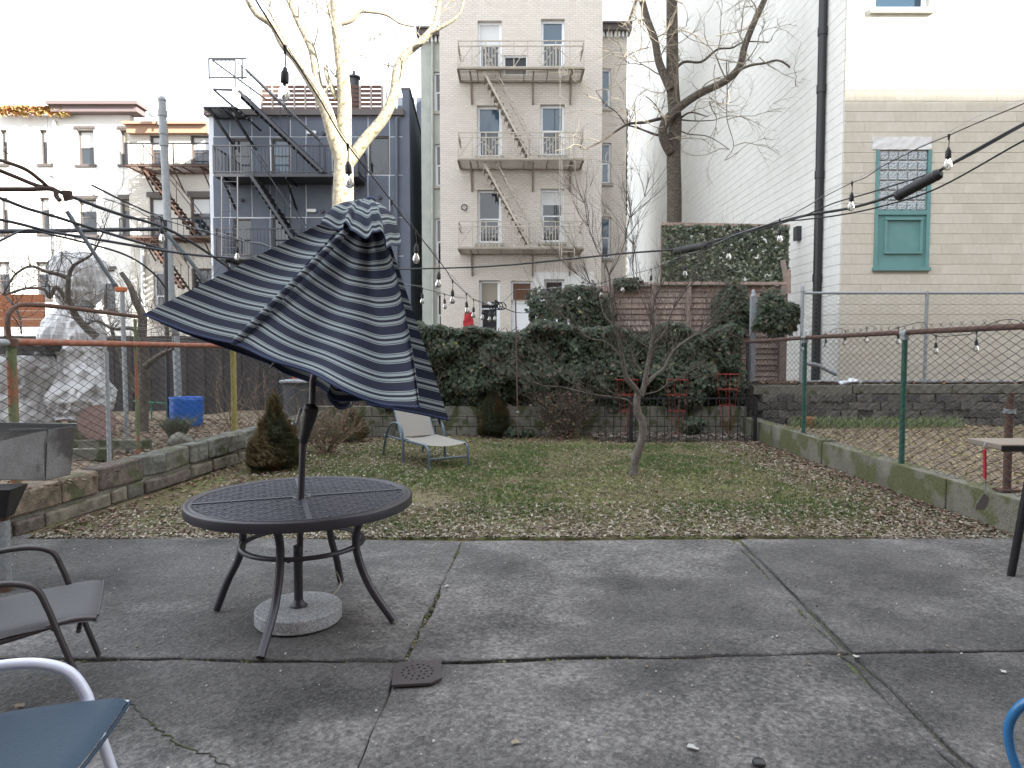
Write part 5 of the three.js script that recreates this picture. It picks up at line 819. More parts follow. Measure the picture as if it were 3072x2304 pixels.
// ---------------------------------------------------------------- chaise longue
{
  const O = V(-.87, 0, -9.315), F = V(.52, 0, .854), S = V(.854, 0, -.52), t = thing('chaise_longue', 'grey blue framed chaise longue with beige sling on the lawn', 'lounge chair', [O.x, 0, O.z]);
  const q = (f, s, y) => V(O.x + F.x * f + S.x * s, y, O.z + F.z * f + S.z * s), w = .3, m = std(lin(.095, .13, .16), .4, { metalness: .3 }), sl = weave(lin(.20, .187, .162), lin(.245, .232, .205));
  for (const s of [-1, 1]) {
    part(t, 'side_rail', tube([q(-1.68, s * w, .31), q(-1.1, s * w, .315), q(-.3, s * w, .33), q(-.1, s * w, .325), q(-.03, s * w, .28), q(.0, s * w, .0)], .017, 10, { seg: 50 }), m);
    part(t, 'arm', tube([q(-.82, s * (w + .035), -.0), q(-.84, s * (w + .035), .3), q(-.88, s * (w + .035), .47), q(-.98, s * (w + .035), .545), q(-1.25, s * (w + .035), .535), q(-1.4, s * (w + .035), .45), q(-1.52, s * (w + .035), .31), q(-1.66, s * (w + .035), .0)], .018, 10, { seg: 56 }), m);
    part(t, 'back_rail', tube([q(-1.06, s * (w - .03), .33), q(-1.42, s * (w - .03), .86)], .014, 8, { smooth: false }), m);
  }
  part(t, 'foot_bar', rod(q(-.015, -w, .15), q(-.015, w, .15), .013, 8), m); part(t, 'cross_bar', rod(q(-1.05, -w, .31), q(-1.05, w, .31), .013, 8), m); part(t, 'back_stay', rod(q(-1.3, -.2, .66), q(-1.55, -.2, .31), .01, 6), m);
  part(t, 'sling_seat', sheet(8, 24, (a, b) => q(lerp(-.05, -1.06, b), lerp(-w, w, a), lerp(.322, .33, b) + .018 - Math.sin(Math.PI * a) * .03), (a, b) => [a * .6, b]), sl);
  part(t, 'sling_back', sheet(8, 14, (a, b) => q(lerp(-1.07, -1.42, b) + .014 - Math.sin(Math.PI * a) * .012, lerp(-w + .03, w - .03, a), lerp(.345, .86, b)), (a, b) => [a * .6, b * .6]), sl); part(t, 'back_top_bar', rod(q(-1.42, -w + .03, .86), q(-1.42, w - .03, .86), .014, 8), m);
}
// ---------------------------------------------------------------- grills and tools
{
  const y = .935, d = 5.0, x0 = PX(2958, d, 1330), t = thing('barbecue_grill', 'black barbecue grill with side shelf at the right edge', 'grill', [4.1, 0, -4.8]);
  const sh = part(t, 'side_shelf', metric(rbox(.62, .045, .36, .01, 2).translate(x0 + .31, y, -5.02)), std(lin(.20, .165, .13), .6)); part(sh, 'shelf_edge', metric(box(x0 - .004, x0 + .62, y - .03, y + .012, -4.836, -4.828)), M.black);
  part(t, 'shelf_bracket', tube([V(x0 + .2, y - .04, -4.9), V(x0 + .30, y - .05, -4.88), V(x0 + .42, y - .12, -4.86), V(x0 + .5, y - .3, -4.86)], .014, 8, { seg: 18 }), M.galv);
  const ft = G(3033, 1727), tp = P(3086, 1440, 4.72); part(t, 'leg', tube([V(ft.x, .0, ft.z), tp, V(tp.x + .04, .9, tp.z)], .026, 10, { smooth: false }), M.black); part(t, 'leg', rod(V(4.75, 0, -4.95), V(4.55, .9, -4.75), .026, 10), M.black);
  part(t, 'fire_box', metric(rbox(.7, .3, .5, .05, 3).translate(4.42, .86, -4.75)), M.black); part(t, 'lid', metric(new THREE.CylinderGeometry(.25, .25, .7, 20, 1, false, 0, 3.1416).rotateZ(1.5708).rotateX(-1.57).translate(4.42, 1.02, -4.75)), M.black);
  const s = thing('spatula', 'steel spatula with a red handle hanging from the shelf', 'spatula', [x0 - .012, .45, -4.95]), h = (u, v) => P(u, v, 4.95), red = std(lin(.42, .03, .05), .45);
  part(s, 'handle', tube([h(2954, 1348), h(2955, 1436)], .0125, 10, { smooth: false, flat: .7 }), red); part(s, 'hook', tube([h(2953, 1350), h(2952, 1338), h(2957, 1328), h(2962, 1335)], .0035, 6, { seg: 14 }), M.steelCable); part(s, 'shaft', tube([h(2955, 1434), h(2957, 1482)], .005, 8, { smooth: false }), M.steelCable);
  const sp = new THREE.Shape([h(2950, 1480), h(2967, 1492), h(2962, 1515), h(2952, 1530), h(2924, 1530), h(2928, 1514), h(2940, 1495)].map(p => new THREE.Vector2(p.x, p.y))); part(s, 'blade', new THREE.ExtrudeGeometry(sp, { depth: .004, bevelEnabled: false }).translate(0, 0, -4.952), std(lin(.20, .19, .18), .45, { metalness: .5 }));
}
{
  const t = thing('trough_grill', 'old grey steel trough grill on a rusty pipe post at left', 'grill', [-3.43, 0, -4.55]), steel = grain(lin(.13, .127, .125), lin(.22, .215, .21), { f: 5, third: lin(.06, .055, .055), tf: 3, tt: .55, bump: .001, tile: 1, rough: .5 }), a = .17;
  const q = (x, y, z) => V(-3.24 + x * Math.cos(a) - z * .4 * Math.sin(a), y, -4.85 + x * Math.sin(a) + z * .6), plate = (l, th, nrm) => { const g = new THREE.BufferGeometry(), p = [], n = nrm; const tri = (A, B, C) => p.push(...A.toArray(), ...B.toArray(), ...C.toArray()); const o = l.map(v => v.clone().addScaledVector(n, th)); for (let i = 1; i < l.length - 1; i++) { tri(l[0], l[i], l[i + 1]); tri(o[0], o[i + 1], o[i]); } for (let i = 0; i < l.length; i++) { const j = (i + 1) % l.length; tri(l[i], o[i], l[j]); tri(l[j], o[i], o[j]); } g.setAttribute('position', new THREE.Float32BufferAttribute(p, 3)); g.computeVertexNormals(); return metric(g); };
  part(t, 'front_plate', plate([q(0, 1.075, .2), q(-.3, 1.062, .2), q(-.33, 1.01, .2), q(-.37, .99, .2), q(-1.3, .985, .2), q(-1.3, .70, .2), q(-.03, .72, .2), q(-.03, .96, .2), q(0, .99, .2)], .006, V(0, 0, 1)), steel);
  part(t, 'end_plate', plate([q(.001, 1.075, .2), q(.001, 1.075, -.22), q(-.03, .72, -.18), q(-.03, .72, .2)], .005, V(1, 0, 0)), steel); part(t, 'back_plate', plate([q(0, 1.08, -.22), q(-1.3, 1.08, -.22), q(-1.3, .70, -.18), q(-.03, .72, -.18)], .005, V(0, 0, -1)), M.black); part(t, 'floor_plate', plate([q(-.03, .72, .2), q(-1.3, .70, .2), q(-1.3, .70, -.18), q(-.03, .72, -.18)], .005, V(0, -1, 0)), M.black);
  part(t, 'rim', mg([bar(q(0, 1.08, -.22), q(-1.3, 1.08, -.22), .02), bar(q(-.3, 1.066, .205), q(.005, 1.08, .205), .014)]), M.ironGrey);
  const pb = G(14, 1772); part(t, 'hopper', metric(jitter(new THREE.CylinderGeometry(.16, .07, .2, 4, 1).rotateY(.78 + a).translate(pb.x, .61, pb.z), .001)), M.black); part(t, 'post', rod(V(pb.x, 0, pb.z), V(pb.x, .5, pb.z), .044, 16), M.galv); part(t, 'clamp', new THREE.CylinderGeometry(.047, .047, .07, 16).translate(pb.x, .52, pb.z), M.rust); part(t, 'foot_rust', new THREE.CylinderGeometry(.0465, .047, .06, 16).translate(pb.x, .03, pb.z), M.rust);
}
// ---------------------------------------------------------------- floor drain
{
  const c = G(1252, 2027), t = thing('floor_drain', 'square cast iron drain cover set in the patio', 'drain', [c.x, 0, c.z]), k = .118, s = new THREE.Shape([[-k, -k], [k * .55, -k], [k, -k * .62], [k, k], [-k * .8, k], [-k, k * .8]].map(p => new THREE.Vector2(...p)));
  for (let i = 0; i < 2; i++) for (let j = 0; j < [16, 9][i]; j++) { const a = j / [16, 9][i] * 6.2832, r = [.076, .046][i]; const h = new THREE.Path(); h.absarc(Math.cos(a) * r, Math.sin(a) * r, .0095, 0, 6.2832, true); s.holes.push(h); } for (const [x, y] of [[.018, 0], [-.014, .014], [-.014, -.014]]) { const h = new THREE.Path(); h.absarc(x, y, .008, 0, 6.2832, true); s.holes.push(h); }
  part(t, 'cover', new THREE.ExtrudeGeometry(s, { depth: .012, bevelEnabled: true, bevelSize: .003, bevelThickness: .002, bevelSegments: 1, curveSegments: 8 }).rotateX(-1.5708).rotateY(.12).translate(c.x, .008, c.z), std(lin(.06, .05, .05), .65, { metalness: .2 })); part(t, 'dark_disc', new THREE.CylinderGeometry(.1, .1, .004, 24).translate(c.x, .003, c.z), M.soil);  // flat dark disc painted as the shadowed hollow below the holes
}
// ---------------------------------------------------------------- left yard things
{
  const prof = [[752, 10], [758, 40], [775, 62], [800, 74], [850, 74], [880, 66], [905, 56], [918, 47], [930, 52], [955, 72], [990, 86], [1040, 90], [1085, 96], [1120, 108], [1170, 128], [1210, 130], [1240, 120], [1256, 116]], ctr = v => v < 918 ? lerp(232, 232, 0) : lerp(222, 205, (v - 918) / 330), d = 10.2, K = d / 2036;
  const wrap = (ang, t) => { const f = t * (prof.length - 1), i = Math.min(prof.length - 2, Math.floor(f)), q = f - i, w0 = prof[Math.max(0, i - 1)], w3 = prof[Math.min(prof.length - 1, i + 2)], cr = j => { const p0 = w0[j], p1 = prof[i][j], p2 = prof[i + 1][j], p3 = w3[j]; return .5 * (2 * p1 + (p2 - p0) * q + (2 * p0 - 5 * p1 + 4 * p2 - p3) * q * q + (3 * p1 - p0 - 3 * p2 + p3) * q * q * q); }, v = lerp(prof[i][0], prof[i + 1][0], q), rr = cr(1) * K, c = P(ctr(v), v, d), a = ang * 6.2832; const ca = Math.cos(a), sa = Math.sin(a), n = nz3(ca * 1.8 + 5, sa * 1.8, t * 6) - .5, n2 = nz3(ca * 4 + 15, sa * 4, t * 13) - .5, n3 = Math.abs(nz3(ca * 7 + 9, sa * 7, t * 19) - .5); const n4 = Math.abs(nz3(ca * 14 + 3, sa * 14, t * 34) - .5), k = rr * (1 + n * .3 + n2 * .26 - n3 * .3 - n4 * .14); return V(c.x + Math.cos(a) * k, c.y + n2 * .04, c.z + Math.sin(a) * k * .9); };
  const g = mergeVertices(sheet(200, 190, wrap)); g.computeVertexNormals();
  const film = phy(lin(.62, .62, .62), .32, { transmission: .15, clearcoat: .25 });
  const t = thing('wrapped_tree', 'tree wrapped in white plastic sheeting behind the rusty fence', 'wrapped tree', [PX(210, d), .35, -d]); part(t, 'plastic_wrap', g, film); part(t, 'tie', ring(P(232, 919, d), .24, .22, .012, 30, 6), M.galv); part(t, 'trunk', rod(V(PX(210, d), .3, -d), V(PX(215, d), 1.2, -d), .06), M.barkDark);
  const c = thing('plastic_cover', 'low grey plastic cover at the left edge behind the fence', 'cover', [PX(20, 9.6), .35, -9.6]), cx = PX(20, 9.6); part(c, 'plastic_sheet', sheet(120, 60, (s, q) => { const a = s * 6.2832, r = .62 * (1 - q * .12) * (1 + (nz3(Math.cos(a) * 3, Math.sin(a) * 3, q * 4) - .5) * .3 - Math.abs(nz3(Math.cos(a) * 8, Math.sin(a) * 8, q * 11) - .5) * .25), top = q > .86 ? (1 - q) / .14 : 1; return V(cx + Math.cos(a) * r * top, .3 + Math.min(q, .86) * 1.4 + (q > .86 ? .05 : 0) + (nz(s * 20, q * 5) - .5) * .05, -9.7 + Math.sin(a) * r * top * .7); }), phy(lin(.34, .335, .33), .4, { clearcoat: .2 })); part(c, 'plank', box(cx - .7, cx + .62, 1.62, 1.7, -9.9, -9.5), M.darkWood[1]);
  const b = P(559, 1269, 11.5); const bl = thing('blue_barrel', 'bright blue plastic barrel in the left yard', 'barrel', [b.x, .36, -11.5]), blue = phy(lin(.02, .12, .46), .4); part(bl, 'body', lathe([[0, 0], [.24, 0], [.25, .02], [.262, .12], [.255, .15], [.265, .2], [.268, .34], [.262, .36], [.27, .45], [.262, .475], [.25, .475], [.245, .44], [.23, .05], [0, .04]], 32).rotateZ(-.04).translate(b.x, .36, -11.5), blue); part(bl, 'rim', ring(V(b.x, .835, -11.5), .262, .262, .01, 36, 6), blue);
  const y = thing('yellow_stake', 'yellow garden stake leaning by the plastic cover', 'stake', [PX(40, 7.5), .35, -7.5]); part(y, 'shaft', tube([P(34, 1135, 7.6), P(49, 1305, 7.5)], .016, 8, { smooth: false }), std(lin(.62, .46, .03), .5)); part(y, 'tip', tube([P(33, 1118, 7.6), P(34, 1136, 7.6)], .018, 8, { smooth: false }), std(lin(.05, .16, .06), .6));
  const m = P(290, 1255, 8.6); const md = thing('round_table_top', 'round rusty brown disc leaning behind the fence', 'disc', [m.x, .35, m.z]); part(md, 'disc', metric(jitter(new THREE.CylinderGeometry(.22, .22, .03, 36).rotateX(1.45).rotateY(.2).translate(m.x, .72, m.z), .002)), grain(lin(.16, .10, .085), lin(.24, .17, .15), { f: 12, bump: .002, tile: .4 })); part(md, 'stand', rod(V(m.x, .34, m.z - .05), V(m.x, .7, m.z - .03), .02, 8), M.rust);
  const gb = P(885, 1200, 12.6); const bin = thing('wheeled_bin', 'grey refuse bin behind the fence, beside the umbrella pole', 'bin', [gb.x, .3, -12.7]); part(bin, 'body', metric(new THREE.CylinderGeometry(.3, .24, .74, 4).rotateY(.7854).scale(1, 1, .85).translate(gb.x, .66, -12.7)), std(lin(.075, .08, .085), .6)); part(bin, 'lid', metric(rbox(.5, .06, .46, .025, 2).translate(gb.x, 1.06, -12.7)), std(lin(.30, .31, .33), .5)); part(bin, 'lid_rim', ring(V(gb.x, 1.09, -12.7), .16, .13, .012, 24, 5), M.galv);
  const oc = P(905, 1115, 13.2); solo('orange_crate', metric(rbox(.48, .34, .3, .015, 2).translate(oc.x, 1.24, -13.5)), std(lin(.42, .09, .04), .6), 'orange red crate behind the grey bin', 'crate');
  const op = thing('orange_planter', 'orange timber planter wall at the left edge', 'planter', [PX(65, 15), .3, -15]); for (let i = 0; i < 4; i++) part(op, 'board', metric(rbox(1.0, .176, .05, .005).translate(PX(70, 15), 2.36 + i * .18 - .12, -15)), std(lin(.27, .09, .032), .7)); part(op, 'post', box(PX(10, 15), PX(10, 15) + .1, .3, 2.95, -15.12, -15.03), M.woods[1]);
  const rb = thing('raised_bed', 'low concrete edging of a raised bed in the left yard', 'edging', [-5.3, .35, -8]); part(rb, 'edge', metric(rbox(1.9, .12, .1, .01).rotateY(.1).translate(-5.6, .43, -8.6)), M.block); part(rb, 'edge', metric(rbox(2.2, .14, .1, .01).rotateY(.16).translate(-5.7, .44, -7.6)), M.block); part(rb, 'edge', metric(rbox(1.7, .3, .3, .02).translate(-6.7, .5, -9.1)), M.mossWall);
  const gh = thing('green_hoop', 'green metal garden hoop before the dark board fence', 'hoop', [PX(455, 11.5), .36, -11.6]); part(gh, 'hoop', tube([P(455, 1260, 11.5), P(455, 1222, 11.5), P(450, 1208, 11.5), P(400, 1204, 11.5), P(500, 1210, 11.5), P(502, 1260, 11.5)], .012, 7, { smooth: false }), std(lin(.03, .22, .13), .5));
  const ro = P(540, 1312, 9.0); solo('pale_stone', jitter(new THREE.IcosahedronGeometry(.14, 3).scale(1.15, .8, .9).translate(ro.x, .42, ro.z), .03, 4, 7), M.mortar, 'pale rounded stone behind the stone wall', 'stone');
}
// ---------------------------------------------------------------- right yard and back garden things
{
  for (const [u, lab] of [[1882, 'red wire tomato cage half hidden behind the lawn tree'], [2033, 'middle red wire tomato cage in the garden bed'], [2185, 'red wire tomato cage nearest the right wall']]) { const x = PX(u, 12.5), t = thing('tomato_cage', lab, 'plant cage', [x, .02, -12.5], 'red tomato cages in the garden bed'), m = std(lin(.26, .018, .016), .5), tilt = u === 2185 ? .1 : 0; [[1.1, .2], [.82, .18], [.52, .15]].forEach(([y, r]) => part(t, 'hoop', ring(V(x, y + tilt, -12.5), r, r, .0042, 28, 5), m)); for (let i = 0; i < 4; i++) { const a = i * 1.571 + .5; part(t, 'leg', rod(V(x + Math.cos(a) * .07, .02, -12.5 + Math.sin(a) * .07), V(x + Math.cos(a) * .2, 1.1 + tilt, -12.5 + Math.sin(a) * .2), .0036, 5), m); } }
  const p = thing('rusty_post', 'short rusty brown post outside the right fence', 'post', [PX(3035, 6.26), .2, -6.26]), px = PX(3035, 6.26); part(p, 'shaft', rod(V(px, .2, -6.26), V(px, 1.24, -6.26), .034, 12), M.rust); part(p, 'collar', new THREE.CylinderGeometry(.05, .05, .04, 12).translate(px, 1.07, -6.26), M.galv); part(p, 'foot_plate', box(px - .09, px + .12, .325, .345, -6.32, -6.2), M.rust);
  const tp = P(2425, 1270, 12.5); solo('terracotta_pot', lathe([[0, .01], [.07, .01], [.095, .17], [.108, .175], [.11, .21], [.095, .21], [.08, .03], [0, .03]], 20).translate(tp.x, .2, -12.5), std(lin(.38, .18, .09), .8), 'small terracotta pot by the first green post', 'flower pot');
  const bg = P(2550, 1141, 13.15); solo('plastic_bag', jitter(new THREE.IcosahedronGeometry(.18, 4).scale(1.25, .32, .6).translate(bg.x, 1.02, -13.16), .04, 8, 12), phy(lin(.66, .69, .74), .35), 'crumpled white plastic bag on the terrace kerb', 'bag');
  const pi = thing('fallen_pipe', 'grey pipe lying at the foot of the drainpipe', 'pipe', [PX(2450, 13.6), 1, -13.6]); part(pi, 'pipe', tube([P(2410, 1090, 13.6), P(2450, 1095, 13.6), P(2485, 1112, 13.6), P(2510, 1124, 13.6)], .04, 8, { seg: 20 }), M.galv);
  const po = thing('thin_pole', 'thin rusty pole before the ivy hedge carrying the string lights', 'pole', [PX(1552, 12.3), 0, -12.3]); part(po, 'shaft', tube([P(1555, 1318, 12.3).setY(0), P(1551, 1150, 12.3), P(1546, 865, 12.3)], .012, 8, { smooth: false }), M.rust); part(po, 'clamp', new THREE.CylinderGeometry(.03, .03, .03, 8).translate(PX(1554, 12.3), .52, -12.3), M.galv);
  for (const u of [1634, 1671, 1708]) solo('plant_marker', metric(rbox(.035, .3, .012, .004).rotateZ((u - 1671) * .003).translate(PX(u, 13.2), PY(983, 13.2) + .02, -13.3)), M.white, ['white plant marker nearest the thin pole above the hedge', 'middle white plant marker above the hedge', 'white plant marker farthest from the thin pole above the hedge'][Math.round((u - 1634) / 37)], 'plant marker', 'plant markers above the hedge');
  const rc = P(1405, 965, 22.5); solo('red_robe', jitter(new THREE.BoxGeometry(.3, .62, .1, 6, 10, 3).translate(rc.x, rc.y, rc.z), .05, 3, 5), std(lin(.36, .02, .025), .8), 'red garment hanging by the ground floor window', 'garment');
}
// ---------------------------------------------------------------- string lights and cables
const socketG = lathe([[0, 0], [.008, 0], [.010, -.012], [.016, -.02], [.0175, -.045], [.0175, -.062], [.014, -.066], [0, -.066]], 14), glassG = lathe([[.011, -.066], [.0125, -.074], [.022, -.094], [.0255, -.112], [.021, -.13], [.010, -.14], [0, -.142]], 16), filG = mg([rod(V(-.004, -.07, 0), V(-.005, -.112, 0), .0006, 4), rod(V(.004, -.07, 0), V(.005, -.112, 0), .0006, 4), rod(V(-.005, -.112, 0), V(.005, -.112, 0), .0006, 4)]);
const bulbGlass = phy(0xffffff, .03, { transmission: 1, thickness: .03, ior: 1.22 });
function stringLights(label, base, px, bulbs, { r = .0035, drop = .05, steel = true, size = 1 } = {}) {
  const t = thing('string_lights', label, 'string lights', base, 'strings of clear bulbs over the yard'); const pts = px.map(q => P(...q)), c = new THREE.CatmullRomCurve3(pts, false, 'centripetal'), n = 90, cab = [], wob = (s) => V(0, (nz(s * 26, 3) - .5) * .03, 0);
  for (let i = 0; i <= n; i++) cab.push(c.getPoint(i / n).add(wob(i / n))); part(t, 'cable', tube(cab, r, 6, { smooth: false }), M.blackRubber);
  if (steel) { const st = []; for (let i = 0; i <= n; i++) st.push(c.getPoint(i / n).add(V(0, .022 + .01 * Math.sin(i * .7), 0))); part(t, 'steel_wire', tube(st, .0016, 5, { smooth: false }), M.steelCable); }
  for (const s of bulbs) { const p = c.getPoint(s).add(wob(s)), sc = size; const k = part(t, 'bulb_socket', socketG, M.blackRubber, p.clone().add(V(0, -drop, 0)), [(rnd() - .5) * .12, 0, (rnd() - .5) * .16]); k.scale.setScalar(sc); const l = finish(new THREE.Mesh(glassG, bulbGlass)); l.name = 'glass_bulb'; k.add(l); const f = finish(new THREE.Mesh(filG, M.steelCable)); f.name = 'filament'; k.add(f); part(t, 'drop_lead', tube([p.clone(), p.clone().add(V(.003, -drop * .5, 0)), p.clone().add(V(0, -drop - .002, 0))], .003, 5, { seg: 6 }), M.blackRubber); part(t, 'tee_joint', lathe([[0, .012], [.007, .008], [.009, 0], [.006, -.02], [.004, -.03], [0, -.03]], 8).translate(p.x, p.y, p.z), M.blackRubber); }
  return t;
}
const inv = (px, us) => { const c = new THREE.CatmullRomCurve3(px.map(q => P(...q)), false, 'centripetal'), o = []; for (const u of us) { let best = 0, bd = 1e9; for (let i = 0; i <= 600; i++) { const p = c.getPoint(i / 600), uu = 1536 + FPX * p.x / (-(p.z) * CP + (EYE - p.y) * SP); const e = Math.abs(uu - u); if (e < bd) { bd = e; best = i / 600; } } o.push(best); } return o; };
{
  const A = [[742, -60, 2.45], [773, 0, 2.6], [853, 134, 2.95], [961, 307, 3.35], [1077, 481, 3.8], [1164, 593, 4.35], [1255, 708, 5.0], [1316, 786, 5.7], [1357, 838, 6.5], [1395, 875, 7.4], [1422, 900, 8.2], [1474, 917, 9.4], [1507, 905, 10.8], [1547, 870, 12.3]];
  stringLights('string of clear bulbs slanting down from the upper left to the thin pole', P(1030, 416, 3.6).toArray(), A, inv(A, [855, 1042, 1174, 1248, 1317, 1358, 1399, 1421, 1449, 1470, 1484]), { drop: .085 });
  const B = [[3110, 282, 3.75], [3071, 304, 3.82], [2860, 397, 4.3], [2649, 502, 4.9], [2548, 553, 5.3], [2400, 633, 6.0], [2345, 660, 6.3], [2182, 722, 7.0], [2052, 774, 7.9], [1953, 806, 8.8], [1871, 832, 9.6], [1803, 849, 10.3], [1726, 862, 11.0], [1546, 872, 12.3]];
  stringLights('string of clear bulbs rising from the thin pole to the upper right', P(2200, 715, 7).toArray(), B, inv(B, [2845, 2556, 2338, 2186, 2054, 1954, 1868, 1806, 1740]), { drop: .075 });
  const C = [[-30, 430, 5.2], [200, 548, 5.6], [400, 630, 5.9], [490, 662, 6.1], [711, 722, 6.9], [812, 745, 7.2], [1000, 800, 7.8], [1212, 855, 8.4], [1330, 880, 9], [1400, 898, 9.6]];
  stringLights('string of clear bulbs crossing behind the umbrella from the left', P(490, 660, 6.1).toArray(), C, inv(C, [484, 711, 1267, 1334]), { drop: .06 });
  const D = [[2310, 1030, 11.4], [2410, 1012, 10.48], [2470, 1003, 10.1], [2518, 987, 9.6], [2560, 1002, 9.2], [2618, 980, 8.75], [2640, 998, 8.6], [2700, 985, 8.0], [2772, 972, 7.5], [2795, 1002, 7.35], [2850, 1008, 7.05], [2925, 1000, 6.65], [2980, 968, 6.3], [3040, 955, 6.1], [3085, 985, 5.9]];
  stringLights('string of small bulbs looped along the rusty fence rail', P(2700, 990, 8).toArray(), D.map(([u, v, d]) => [u, v, d - .03]), inv(D, [2408, 2478, 2536, 2600, 2695, 2808, 2930]), { drop: .07, steel: false, size: .92 });
  const tg = thing('cable_tangle', 'tangle of black plugs and cable hanging below the string lights', 'cables', P(1480, 920, 9.4).toArray()), l = [], rr = rngOf(66); for (let k = 0; k < 4; k++) { const o = P(1478 + k * 9, 918, 9.4), p = []; for (let i = 0; i <= 14; i++) { const a = i / 14 * 12; p.push(o.clone().add(V(Math.cos(a) * .05 * (1 + rr() * .3), Math.sin(a) * .05, (rr() - .5) * .06))); } l.push(p); } l.forEach(p => part(tg, 'coil', tube(p, .006, 5, { seg: 60 }), M.blackRubber)); part(tg, 'plug', rbox(.06, .03, .03, .006).rotateZ(-.6).translate(...P(1490, 905, 9.38).toArray()), M.blackRubber); part(tg, 'plug', rbox(.07, .035, .03, .006).rotateZ(-.5).translate(...P(1470, 912, 9.38).toArray()), M.white); part(tg, 'lead', tube([P(1500, 918, 9.5), P(1540, 935, 10.5), P(1580, 938, 12), P(1620, 930, 13.2)], .006, 5, { seg: 24 }), M.blackRubber);
}
{
  const cable = (label, l, r, splices = [], extra = []) => { const pts = l.map(q => P(...q)), t = thing('utility_cable', label, 'cable', pts[Math.floor(pts.length / 2)].toArray()), c = new THREE.CatmullRomCurve3(pts, false, 'centripetal'); part(t, 'cable', tube(c.getPoints(90), r, 8, { smooth: false }), M.blackRubber); for (const [a, b, rr] of splices) { const p0 = c.getPoint(a), p1 = c.getPoint(b), o = V(0, -rr * .6, 0); const s = part(t, 'splice_case', tube([p0.clone().add(o), p0.clone().lerp(p1, .04).add(o), p0.clone().lerp(p1, .06).add(o), p0.clone().lerp(p1, .94).add(o), p0.clone().lerp(p1, .96).add(o), p1.clone().add(o)], u => u < .05 || u > .95 ? rr * .55 : rr, 14, { smooth: false }), M.blackRubber); for (const e of [.1, .9]) part(s, 'strap', tube([p0.clone().lerp(p1, e - .012).add(o), p0.clone().lerp(p1, e + .012).add(o)], rr * 1.08, 14, { smooth: false }), M.ironGrey); } for (const e of extra) part(t, 'strand', tube(e.map(q => P(...q)), r * .5, 6, { seg: 40 }), M.blackRubber); return t; };
  const L = [[3130, 345, 6.0], [3071, 372, 6.15], [2950, 438, 6.5], [2825, 508, 6.9], [2683, 583, 7.4], [2560, 622, 7.9], [2400, 650, 8.6], [2250, 692, 9.4], [2128, 727, 10.2], [2020, 748, 10.9], [1875, 760, 11.7], [1500, 797, 13.2], [1260, 806, 14.2], [1100, 806, 15], [820, 790, 16]];
  const is = inv(L, [2822, 2686, 2126, 2024]);
  cable('thick black utility cable with two splice cases crossing the yard', L, .016, [[is[0], is[1], .055], [is[2], is[3], .06]], [[[3071, 376, 6.1], [2840, 500, 6.85], [2620, 575, 7.6], [2500, 610, 8.1], [2400, 652, 8.5], [2200, 712, 9.6]]]);
  cable('thinner black cable sagging below the utility cable on the right', [[3130, 395, 6.0], [3071, 422, 6.2], [2800, 570, 7.0], [2640, 620, 7.6], [2520, 645, 8.2], [2400, 660, 8.8], [2345, 665, 9.2], [2200, 700, 10.2]], .009);
  // dark arbour bars and clothes lines fanning from the left edge
  const pole = thing('clothesline_pole', 'tall galvanised clothesline pole in the left yard', 'pole', [PX(530, 12), .35, -12]); part(pole, 'shaft', tube([V(PX(533, 12), .3, -12), P(527, 1000, 12), P(513, 880, 12), P(486, 305, 12)], .062, 12, { smooth: false }), M.galv); for (const v of [340, 395, 430]) part(pole, 'collar', new THREE.CylinderGeometry(.075, .075, .1, 12).translate(...P(lerp(486, 493, (v - 305) / 150), v, 12).toArray()), M.galv); part(pole, 'cap', new THREE.SphereGeometry(.07, 12, 8).translate(...P(486, 300, 12).toArray()), M.galv);
  const cl = (n, label, l, r, m, seg = 36) => { if (l[0][0] < 0) { const [a, b] = l, k = 340 / (b[0] - a[0]); l = [[a[0] - 340, a[1] - (b[1] - a[1]) * k * .7, a[2] - (b[2] - a[2]) * k * .3], ...l]; } const t = thing(n, label, n === 'vine_cane' ? 'vine' : 'line', P(...l[Math.floor(l.length / 2)]).toArray()); part(t, n === 'vine_cane' ? 'cane' : 'rope', tube(l.map(q => P(...q)), r, 8, { seg }), m); return t; };
  const bar_ = std(lin(.03, .035, .045), .6), cane = std(lin(.055, .035, .03), .9);
  cl('vine_cane', 'upper dark vine cane curving in from the left edge', [[-20, 476, 7.5], [30, 490, 7.5], [80, 510, 7.6], [120, 540, 7.7], [146, 563, 7.8]], .02, cane); cl('vine_cane', 'second dark vine cane joining the fork at left', [[-20, 505, 7.6], [40, 528, 7.7], [110, 556, 7.8], [146, 563, 7.8], [165, 570, 7.8]], .022, cane); cl('vine_cane', 'straight dark cane running in from the left edge to the fork', [[-20, 568, 7.6], [80, 568, 7.7], [165, 570, 7.8], [170, 590, 7.8], [180, 602, 7.8]], .026, cane);
  cl('arbour_line', 'long dark line sloping from the fork down past the clothesline pole', [[165, 570, 7.8], [240, 600, 8.2], [350, 640, 9.0], [440, 665, 9.8], [497, 685, 10.2], [580, 730, 10.8], [690, 805, 11.5]], .022, bar_); cl('arbour_line', 'dark line sloping from the left edge below the fork', [[-20, 588, 7.4], [80, 625, 7.8], [160, 648, 8.1], [260, 680, 8.6], [400, 722, 9.3], [500, 750, 9.9]], .018, bar_); cl('arbour_line', 'level dark bar running from the left edge to the pole', [[-20, 694, 8.6], [150, 693, 9.2], [300, 690, 9.9], [485, 687, 10.4]], .03, bar_); cl('arbour_line', 'dark line from the left edge dipping under the bulb string', [[-20, 655, 7.8], [60, 672, 8], [150, 695, 8.3], [290, 718, 8.8], [420, 740, 9.4], [560, 762, 10], [700, 775, 10.8]], .018, bar_);
